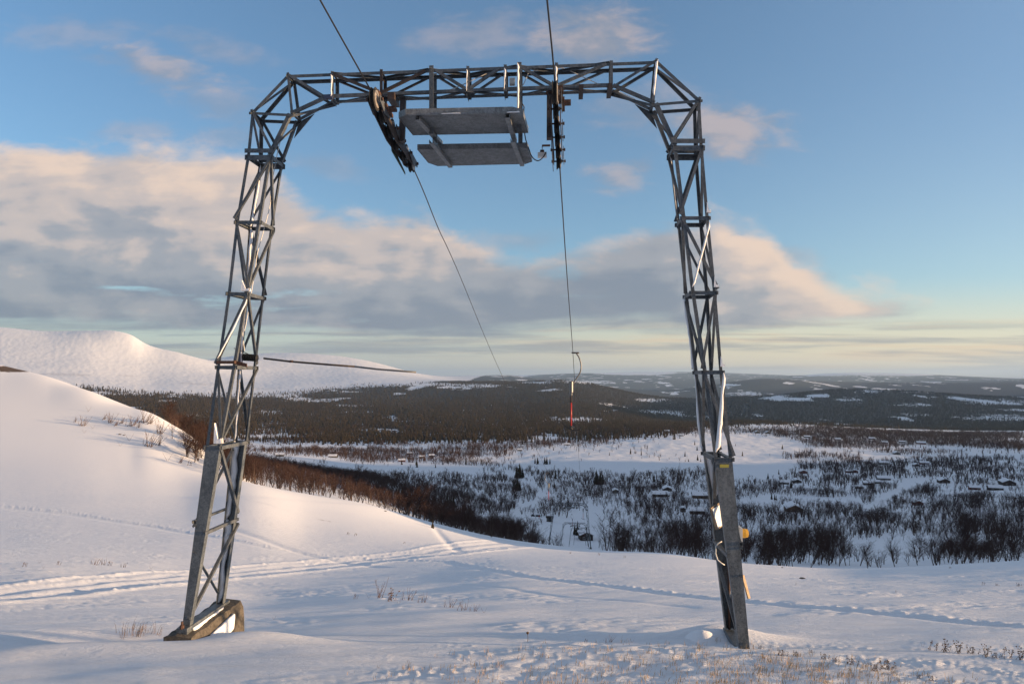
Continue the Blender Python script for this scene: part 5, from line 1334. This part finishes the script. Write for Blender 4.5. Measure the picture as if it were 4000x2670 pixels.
# spruces ------------------------------------------------------------------
sX, sY, sZ, sH = [], [], [], []
for px, py, h in [(2030,1868,62),(2018,1866,50),(2042,1866,44),(1556,1950,44),(1570,1955,52),(1583,1952,36),(1748,1978,50),(1762,1980,42),(1772,1985,58),(1740,1982,34),(2008,1912,46),(2020,1916,58),(2030,1916,40),(2330,1892,60),(2345,1893,52),(2355,1890,40),(2170,1870,38),(2090,1810,26),(2100,1812,30),(2128,1812,30),(2136,1813,34),(2148,1812,26),
                  (2245,2088,46),(2256,2090,60),(2165,1905,30),(1690,2062,40),(2590,1890,44),(2555,1882,34),(2450,2098,26),(3026,1952,26),(3014,1950,30),(3032,1952,22),(3090,1905,36),(3000,1870,26),(2750,1760,30),(2630,1715,20),(2636,1716,26),(3180,1895,24),(3070,1790,18),(2900,1780,20),(2080,1752,18),(1250,1805,16)]:
    g = ground_at(px, py); sX.append([g.x]); sY.append([g.y]); sZ.append([g.z]); sH.append([h * g.y / F])
def sc_cover(X, Y, Z):
    px, py = cover_px(X, Y, Z); return spruce_cover(X, Y, Z) * .5 + .05 * sstep(.0, .4, fbm(X / 150, Y / 230, 2, 401)) * (Y > 750)
X, Y, Z = scatter(700, 1500, .006, sc_cover); sX.append(X); sY.append(Y); sZ.append(Z); sH.append(RNG.uniform(4, 10, len(X)))
for Ya, Yb, dn in ((1250, 2200, .014), (2200, 3400, .0085), (3400, 5400, .0045)):
    X, Y, Z = scatter(Ya, Yb, dn, spruce_cover); sX.append(X); sY.append(Y); sZ.append(Z); sH.append(RNG.uniform(6, 14, len(X)) * (1.15 if Ya > 2000 else 1))
sX, sY, sZ, sH = map(lambda q: np.concatenate([np.asarray(a, float) for a in q]), (sX, sY, sZ, sH))
k = seen(sX, sY, sZ + sH) & clear_of_cabins(sX, sY); sX, sY, sZ, sH = sX[k], sY[k], sZ[k], sH[k]
order = np.argsort(-sH / sY); ind, rest = order[:280], order[280:]
print('spruces', len(sX))
shi = [spruce(500 + i, 9, 9, .35) for i in range(5)]
shi_me = [(np_mesh('spruce_trunk', t[0], t[1], M_TRUNK), np_mesh('spruce_crown', c[0], c[1], M_NEEDLE)) for t, c in shi]
SV = ['narrow', 'ragged', 'broad', 'spire-shaped', 'dense']
def szone(px, py):
    side = 'left' if px < 1150 else 'middle left' if px < 1750 else 'middle' if px < 2300 else 'middle right' if px < 2800 else 'right'
    if py > 1880: return 'among birches on the ' + side + ' of the lower valley', 'lone spruces among the lower birches'
    if py > 1790: return 'by the open snow on the ' + side + ' of the valley', 'lone spruces around the valley snowfield'
    if py > 1735: return 'near the bog edge on the ' + side + ' of the valley', 'spruces along the bog'
    return 'at the near edge of the forest on the ' + side, 'spruces at the forest edge'
protos = {}
for i in ind:
    X, Y, Z, H = float(sX[i]), float(sY[i]), float(sZ[i]), float(sH[i]); px, py = CX + F * X / Y, HY - F * Z / Y
    v = int(RNG.integers(0, 5))
    if v not in protos:
        t = empty('spruce_tree'); link_mesh('trunk', shi_me[v][0], t); link_mesh('crown', shi_me[v][1], t); protos[v] = t
    else: t = copy_tree(protos[v])
    t.location = (X, Y, Z - .1); t.rotation_euler = (0, 0, RNG.uniform(0, 6.28)); w_ = RNG.uniform(.9, 1.2); t.scale = (H * w_, H * w_, H)
    z_, g_ = szone(px, py)
    tag(t, ('tall ' if H > 9.5 else 'young ' if H < 6 else 'mid-sized ') + SV[v] + ' dark spruce ' + z_, 'tree', g_)
slod = [[spruce(600 + i, 4, 6, .25) for i in range(5)], [spruce(700 + i, 2, 5, .2) for i in range(5)]]
slod = [[((np.zeros((0, 3), np.float32), np.zeros((0, 3), np.int32)), c) for t, c in vs] for vs in slod]
parts_ = []
for (a, b), vs in zip(((0, 2000), (2000, 1e9)), slod):
    s = rest[(sY[rest] >= a) & (sY[rest] < b)]
    if len(s): me = merged('t', vs, sX[s], sY[s], sZ[s] - .1, sH[s], [M_TRUNK, M_NEEDLE], '', ''); parts_.append(mesh_parts(me)); bpy.data.meshes.remove(me)
me = join_meshes('spruce_forest', parts_, [M_TRUNK, M_NEEDLE]); print('spruce tris', len(me.polygons))
tag(link_mesh('spruce_forest', me), 'dark spruce forest covering the low hills across the valley', 'forest', None, 'stuff')
# ------------------------------------------------------------------ shrubs, dry plants, grass, stones
M_WILLOW = plain('willow_twigs', (.11, .060, .035), .8, 0, .35, 8, spec=.15)
M_LEAF = plain('dry_brown_leaves', (.13, .075, .035), .8, 0, .4, 12, spec=.15)
M_STRAW = plain('dry_straw', (.46, .31, .16), .8, 0, .35, 6, spec=.15)
def shrub_mesh(seed, stems, side, lean, leafy, straight):
    r = random.Random(seed); T_ = TM(); Lf = TM()
    for s_ in range(stems):
        x0 = r.uniform(-.5, .5) * straight; az = r.uniform(0, 6.28); ln = r.uniform(.5, 1.0); tilt = r.uniform(.1, .6)
        p = np.array([x0, r.uniform(-.15, .15), -.08]); d = np.array([math.cos(az) * tilt + lean, math.sin(az) * tilt, 1.]); d /= np.linalg.norm(d)
        rad = .016
        for k in range(4):
            d2 = d + np.array([r.uniform(-.22, .22) + lean * .1, r.uniform(-.2, .2), r.uniform(-.05, .15)]); d2 /= np.linalg.norm(d2)
            q = p + d2 * ln * .28; T_.cone(p, q, rad, rad * .78, 4); 
            for w in range(side):
                if r.random() < .7:
                    a = r.uniform(0, 6.28); e = np.array([math.cos(a) * .7 + lean * .4, math.sin(a) * .7, r.uniform(.3, 1)]); e /= np.linalg.norm(e)
                    b = p + (q - p) * r.random(); c = b + e * ln * r.uniform(.1, .28); T_.cone(b, c, rad * .6, 0, 3)
                    if leafy and r.random() < leafy:
                        for _ in range(3):
                            u_ = np.array([r.uniform(-1, 1), r.uniform(-1, 1), r.uniform(-.6, .6)]); u_ /= np.linalg.norm(u_); Lf.cone(c - u_ * .03, c + u_ * .10, .035, 0, 3)
            p, d, rad = q, d2, rad * .78
        T_.cone(p, p + d * ln * .12, rad, 0, 3)
        if leafy:
            for _ in range(3):
                u_ = np.array([r.uniform(-1, 1), r.uniform(-1, 1), r.uniform(-.6, .6)]); u_ /= np.linalg.norm(u_); Lf.cone(p - u_ * .03, p + u_ * .11, .04, 0, 3)
    return T_.arr(), (Lf.arr() if Lf.v else None)
SHB = {k: shrub_mesh(i + 50, *a) for i, (k, a) in enumerate({'bud': (5, 3, .0, 0, .3), 'fan': (11, 1, .15, 0, .9), 'fan2': (9, 1, .05, 0, .8), 'low': (7, 2, .1, .15, 1.0), 'leafy': (6, 2, .25, .9, .8), 'heap': (9, 2, .1, 1.0, 1.4), 'wind': (9, 3, .35, 0, .5), 'wind2': (12, 3, .3, 0, .7), 'thin': (2, 1, .2, 0, .3)}.items())}
SHM = {k: (np_mesh('shrub_stems', t[0], t[1], M_WILLOW), np_mesh('shrub_leaves', l[0], l[1], M_LEAF) if l else None) for k, (t, l) in SHB.items()}
def shrub(px, py, hpx, kind, label, grp=None, rz=None, cat='shrub', name='willow_shrub'):
    g = ground_at(px, py); h = hpx * g.y / F
    t = empty(name, g, RNG.uniform(-.5, .5) if rz is None else rz); tag(t, label, cat, grp)
    link_mesh('stems', SHM[kind][0], t)
    if SHM[kind][1]: link_mesh('leaves', SHM[kind][1], t)
    t.scale = (h, h, h)
G1 = 'bare willow shrubs in the middle of the snow'
for a in [(1482,2334,76,'bud','tallest bare budded shrub in the cluster in the middle of the snow'),(1390,2338,24,'low','low twiggy shrub left of the tallest budded shrub'),(1440,2335,24,'thin','thin sprigs just left of the tallest budded shrub'),(1524,2346,50,'leafy','bare shrub with a few curled leaves right of the tallest budded shrub'),
          (1585,2342,56,'fan','fan of upright reddish twigs in the middle of the cluster'),(1645,2352,46,'fan2','fan of slender twigs at the right of the first cluster'),(1558,2356,30,'thin','few bent twigs leaning below the upright fan'),
          (1748,2370,46,'fan','spiky bare shrub starting the lower right cluster'),(1800,2382,48,'fan2','thick spray of twigs in the lower right cluster'),(1845,2386,34,'fan','low spray of twigs toward the end of the lower right cluster'),(1890,2392,30,'thin','last pair of twigs at the end of the lower right cluster')]:
    shrub(*a, G1)
G2 = 'snow-bent bushes at the right edge'
for a in [(3650,2540,46,'low','sparse twisted bush at the left of the row by the right edge'),(3690,2545,50,'leafy','bush with dry leaves in the row by the right edge'),(3742,2550,48,'leafy','bush with bare forked tips in the row by the right edge'),(3605,2524,26,'thin','two crooked twigs left of the bushes by the right edge'),
          (3800,2552,34,'heap','flattened leafy bush in the middle of the row by the right edge'),(3850,2562,46,'leafy','bush with long bare branches toward the right edge'),(3940,2570,52,'low','tall twiggy bush almost at the right edge'),(3985,2574,50,'leafy','leafy bush cut by the right edge'),(3890,2568,26,'heap','flattened sprig between two bushes toward the right edge')]:
    shrub(*a, G2)
G3 = 'withered leafy plants near the right leg'
for a in [(3056,2560,30,'heap','withered plant with curled brown leaves closest to the right leg'),(3112,2562,22,'heap','small withered plant next along from the right leg'),(3222,2572,26,'heap','withered drooping plant in front of the crust edge'),(3264,2586,20,'heap','tiny withered plant behind the dry grass'),
          (3328,2596,34,'heap','dense withered plant at the middle of the dry grass edge'),(3422,2620,34,'heap','withered plant with snow on it, left of the upright one'),(3466,2612,44,'heap','upright withered leafy plant standing highest of its row'),(3592,2650,22,'heap','withered leaf tuft near the bottom edge'),(3642,2658,24,'heap','snow-capped withered plant at the bottom edge'),(3170,2548,14,'heap','small crumpled leaves in the hollow right of the leg'),(2972,2532,16,'heap','few brown leaves right at the foot of the right leg')]:
    shrub(*a, G3, None, 'plant', 'withered_plant')
G4 = 'small bare bushes on the far side of the left track'
for a in [(364,2204,34,'fan','spreading bare bush, the largest beyond the churned track on the left'),(395,2205,30,'fan2','bare bush leaning away from the largest one beyond the left track'),(430,2208,22,'low','low bare bush right of the two largest beyond the left track'),(478,2214,24,'fan','small bare bush at the right end of the row beyond the left track'),(230,2206,20,'low','low bush in the middle of the row beyond the left track'),(98,2212,22,'low','low bush at the left end of the row beyond the left track'),(155,2198,14,'thin','faint sprigs behind the row beyond the left track'),(170,2218,16,'thin','thin twigs in front of the row beyond the left track'),(590,2222,16,'thin','single leaning twig just left of the left lift leg')]:
    shrub(*a, G4)
G5 = 'wind-bent bushes on the left hillside'
for i, a in enumerate([(290,1648,24,'wind','small wind-bent bush highest on the left hillside'),(318,1662,42,'wind2','bushy wind-bent shrub near the left end of the hillside row'),(345,1606,26,'thin','thin sapling against the bright hillside snow'),(428,1648,44,'wind2','broad wind-bent bush in the middle of the hillside row'),(448,1664,30,'wind','lower bush hugging the middle of the hillside row'),(402,1640,26,'wind','slight bush left of the broad hillside bush'),
          (470,1654,32,'wind','short bush right of the broad hillside bush'),(508,1664,46,'wind2','spiky bush with one upright twig on the hillside'),(536,1670,30,'wind','low bush beside the spiky hillside bush'),(556,1650,54,'wind2','large bush near the hillside crest'),(580,1656,44,'wind','bush right beside the large one near the hillside crest'),(505,1720,36,'thin','sapling standing alone low on the hillside'),
          (575,1742,62,'wind2','dense dark bush low on the hillside'),(612,1738,50,'wind','bare bush right of the dense dark hillside bush'),(620,1690,60,'wind2','bush at the left edge of the hillside thicket'),(655,1800,40,'thin','leaning sapling below the hillside thicket'),(470,1742,22,'thin','tiny twig alone on the lower hillside snow'),(330,1690,20,'thin','tiny bent twig under the hillside row'),(362,1674,20,'thin','little twig right of the first hillside bushes'),(700,1808,34,'wind','bush below the hillside thicket'),(742,1818,24,'low','low scrub at the bottom of the hillside thicket')]):
    shrub(*a, G5)
for a in [(820,1944,20,'low','low twig patch right beside the left lift leg'),(1360,2088,14,'low','thin row of sprigs on the middle of the snow slope'),(1390,2092,14,'low','second thin row of sprigs on the middle of the snow slope'),(1580,2122,10,'low','faint sprigs high on the slope near the brow'),(2340,2168,12,'low','faint sprigs on the brow below the second portal'),(2228,2162,10,'low','tiny sprigs below the lift line at the brow'),(2440,2178,12,'low','tiny sprigs right of the second portal'),
          (3110,2284,16,'thin','thin forked sprig on the smooth snow right of the leg'),(3842,2284,16,'low','sprig at the left of the row on the right snow bank'),(3895,2286,10,'heap','small leaf patch on the right snow bank'),(3980,2288,14,'heap','leaf patch at the right end of the snow bank'),(3500,2312,9,'low','faint sprigs in the middle of the right snow bank'),(3712,2218,8,'heap','dark leaf speck on the right crest'),
          (2375,2508,34,'fan','short upright twigs at the crust edge in the middle'),(2470,2508,22,'thin','two short twigs at the crust edge right of the upright ones'),(2225,2505,16,'thin','lone short twig at the crust edge'),(2290,2508,18,'low','small twigs left of the upright ones at the crust edge'),(1070,2418,20,'thin','tiny sprigs by the hollow right of the left footing'),(1140,2398,12,'thin','tiny sprig above the hollow right of the left footing')]:
    shrub(*a, 'scattered sprigs on the snow')
# thistle-like dry stalk
g = ground_at(2061, 2506); t = empty('dry_stalk', g); tag(t, 'single dry flower stalk standing in the snow in the foreground', 'plant')
m = MB(); m.tube([(0, 0, -.03), (.004, 0, .06), (0, 0, .115)], .0035, 5); m.build('stem', M_WILLOW, t); m = MB(); m.lathe((0, 0, .11), (0, 0, 1), [(0, .006), (.012, .018), (.028, .02), (.034, .012)], 8); m.build('seed_head', M_LEAF, t)
# straw grass sticking out of the crust
def blades(n, pick, lo, hi, wid, seed):
    r = np.random.default_rng(seed); px, py = pick(n, r); V, Fc = [], []; k = 0
    Ys = np.exp(np.linspace(math.log(5), math.log(60), 900))
    for a, b in zip(px, py):
        u = (a - CX) / F; z = ground(u * Ys, Ys); j = int(np.argmax(z >= (HY - b) / F * Ys)); X, Y, Z = u * Ys[j], Ys[j], float(z[j])
        for q in range(r.integers(3, 9)):
            ln = r.uniform(lo, hi); az = r.normal(.2, 1.1); d = np.array([math.cos(az), math.sin(az), 0]); tl_ = r.uniform(.25, 1.3)
            p0 = np.array([X + r.normal(0, .035), Y + r.normal(0, .035), Z - .015]); s = np.array([-d[1], d[0], 0]) * wid
            p1 = p0 + np.array([0, 0, 1]) * ln * .55 * math.cos(tl_ * .5) + d * ln * .4 * math.sin(tl_ * .5); p2 = p1 + np.array([0, 0, 1]) * ln * .5 * math.cos(tl_ * 1.3) + d * ln * .55 * math.sin(tl_)
            V += [p0 - s, p0 + s, p1 + s * .7, p1 - s * .7, p2]; Fc += [(k, k + 1, k + 2), (k, k + 2, k + 3), (k + 3, k + 2, k + 4)]; k += 5
    return np.array(V), np.array(Fc)
def pick1(n, r):
    px, py = [], []
    while len(px) < n:
        a, b = r.uniform(1250, 3850), r.uniform(2505, 2690)
        w = float(np.interp(a, [1250, 1500, 2000, 2600, 2850, 3300, 3600, 3850], [.0, .10, .22, .35, .8, .9, .5, .0])) * float(np.clip((b - np.interp(a, [1250, 2000, 2800, 3100, 3600, 3850], [2600, 2500, 2500, 2535, 2600, 2660])) / 40, 0, 1))
        w *= .35 + .65 * float(sstep(-.15, .3, gnoise(np.array([a / 95.]), np.array([b / 26.]), 55))[0])
        if r.random() < w: px.append(a); py.append(b)
    return px, py
V, Fc = blades(620, pick1, .04, .12, .0024, 3)
tag(link_mesh('dry_grass', np_mesh('dry_grass', V, Fc, M_STRAW)), 'tufts of dry straw grass poking through the wind-blown crust in front', 'grass', None, 'stuff')
def pick2(n, r): return list(r.normal(540, 36, n)), list(r.normal(2478, 9, n))
V, Fc = blades(16, pick2, .12, .34, .0030, 4)
tag(link_mesh('grass_tuft', np_mesh('grass_tuft', V, Fc, M_LEAF)), 'sparse tuft of bent dark grass in the hollow left of the left footing', 'grass')
m_stone = plain('dark_stone', (.055, .048, .042), .9, 0, .3, 6, bump=.02)
for px, py, w, lab in [(3134,2259,26,'flat dark stone showing through the snow right of the leg'),(3056,2216,10,'small brown stone at the edge of the birches right of the leg'),(1505,1996,12,'dark stone on the rim of the left snow slope'),(468,1696,12,'dark stone under the hillside bushes'),(484,1700,9,'smaller dark stone beside another under the hillside bushes')]:
    g = ground_at(px, py); rw = w * g.y / F / 2; rr = random.Random(px); m = MB()
    bmesh.ops.create_icosphere(m.bm, subdivisions=2, radius=1.0)
    for v in m.bm.verts: v.co = Vector((v.co.x * rw, v.co.y * rw * .8, v.co.z * rw * .42)) * (1 + rr.uniform(-.14, .14))
    o = m.build('stone', m_stone); o.location = g + Vector((0, 0, rw * .05)); tag(o, lab, 'stone', 'stones in the snow')
HAZE = 3.3e-5
# ------------------------------------------------------------------ air
m, nt, N, L, B = new_mat('thin_air'); N.remove(B)
v = N.new('ShaderNodeVolumePrincipled'); v.inputs['Color'].default_value = (.48, .70, 1.0, 1); v.inputs['Density'].default_value = HAZE; v.inputs['Anisotropy'].default_value = .2
L.new(v.outputs[0], N['Material Output'].inputs['Volume'])
mb = MB(); mb.abox(-62000, 62000, -260, 60000, float(GZ.min()) - 30, float(GZ.max()) + 60)
hz = mb.build('haze', m); tag(hz, kind='stuff')

# chimney smoke far off in the valley
ms, nt, N, L, B = new_mat('thin_smoke'); N.remove(B)
v = N.new('ShaderNodeVolumePrincipled'); v.inputs['Color'].default_value = (.75, .85, 1.0, 1); v.inputs['Density'].default_value = .0045
L.new(v.outputs[0], N['Material Output'].inputs['Volume'])
g = ground_at(2896, 1628); k_ = g.y / F
mb = MB(); mb.tube([g + Vector((dx * k_, 0, dz_ * k_)) for dx, dz_ in ((0, 2), (3, 12), (8, 24), (14, 34), (24, 44))], [2.5 * k_, 4 * k_, 6 * k_, 8 * k_, 9 * k_], 10)
tag(mb.build('smoke', ms), 'thin bluish chimney smoke rising from the far valley floor', 'smoke', None, 'stuff')
# ------------------------------------------------------------------ camera and view
cam = bpy.data.cameras.new('camera'); co = bpy.data.objects.new('camera', cam); COL.objects.link(co)
cam.sensor_width = 36; cam.lens = 24; cam.shift_y = (HY - 1335) / 4000
cam.clip_start = .1; cam.clip_end = 120000
co.location = (0, 0, 0); co.rotation_euler = (math.radians(90), 0, 0)
SC.camera = co
SC.view_settings.view_transform = 'Standard'; SC.view_settings.look = 'None'; SC.view_settings.gamma = 1
SC.view_settings.exposure = EXPO
SC.render.film_transparent = False
SC.cycles.max_bounces = 4; SC.cycles.diffuse_bounces = 2; SC.cycles.glossy_bounces = 2; SC.cycles.volume_bounces = 0
SC.cycles.use_denoising = True; SC.cycles.denoiser = 'OPENIMAGEDENOISE'; SC.cycles.denoising_input_passes = 'RGB_ALBEDO_NORMAL'; SC.cycles.denoising_prefilter = 'ACCURATE'
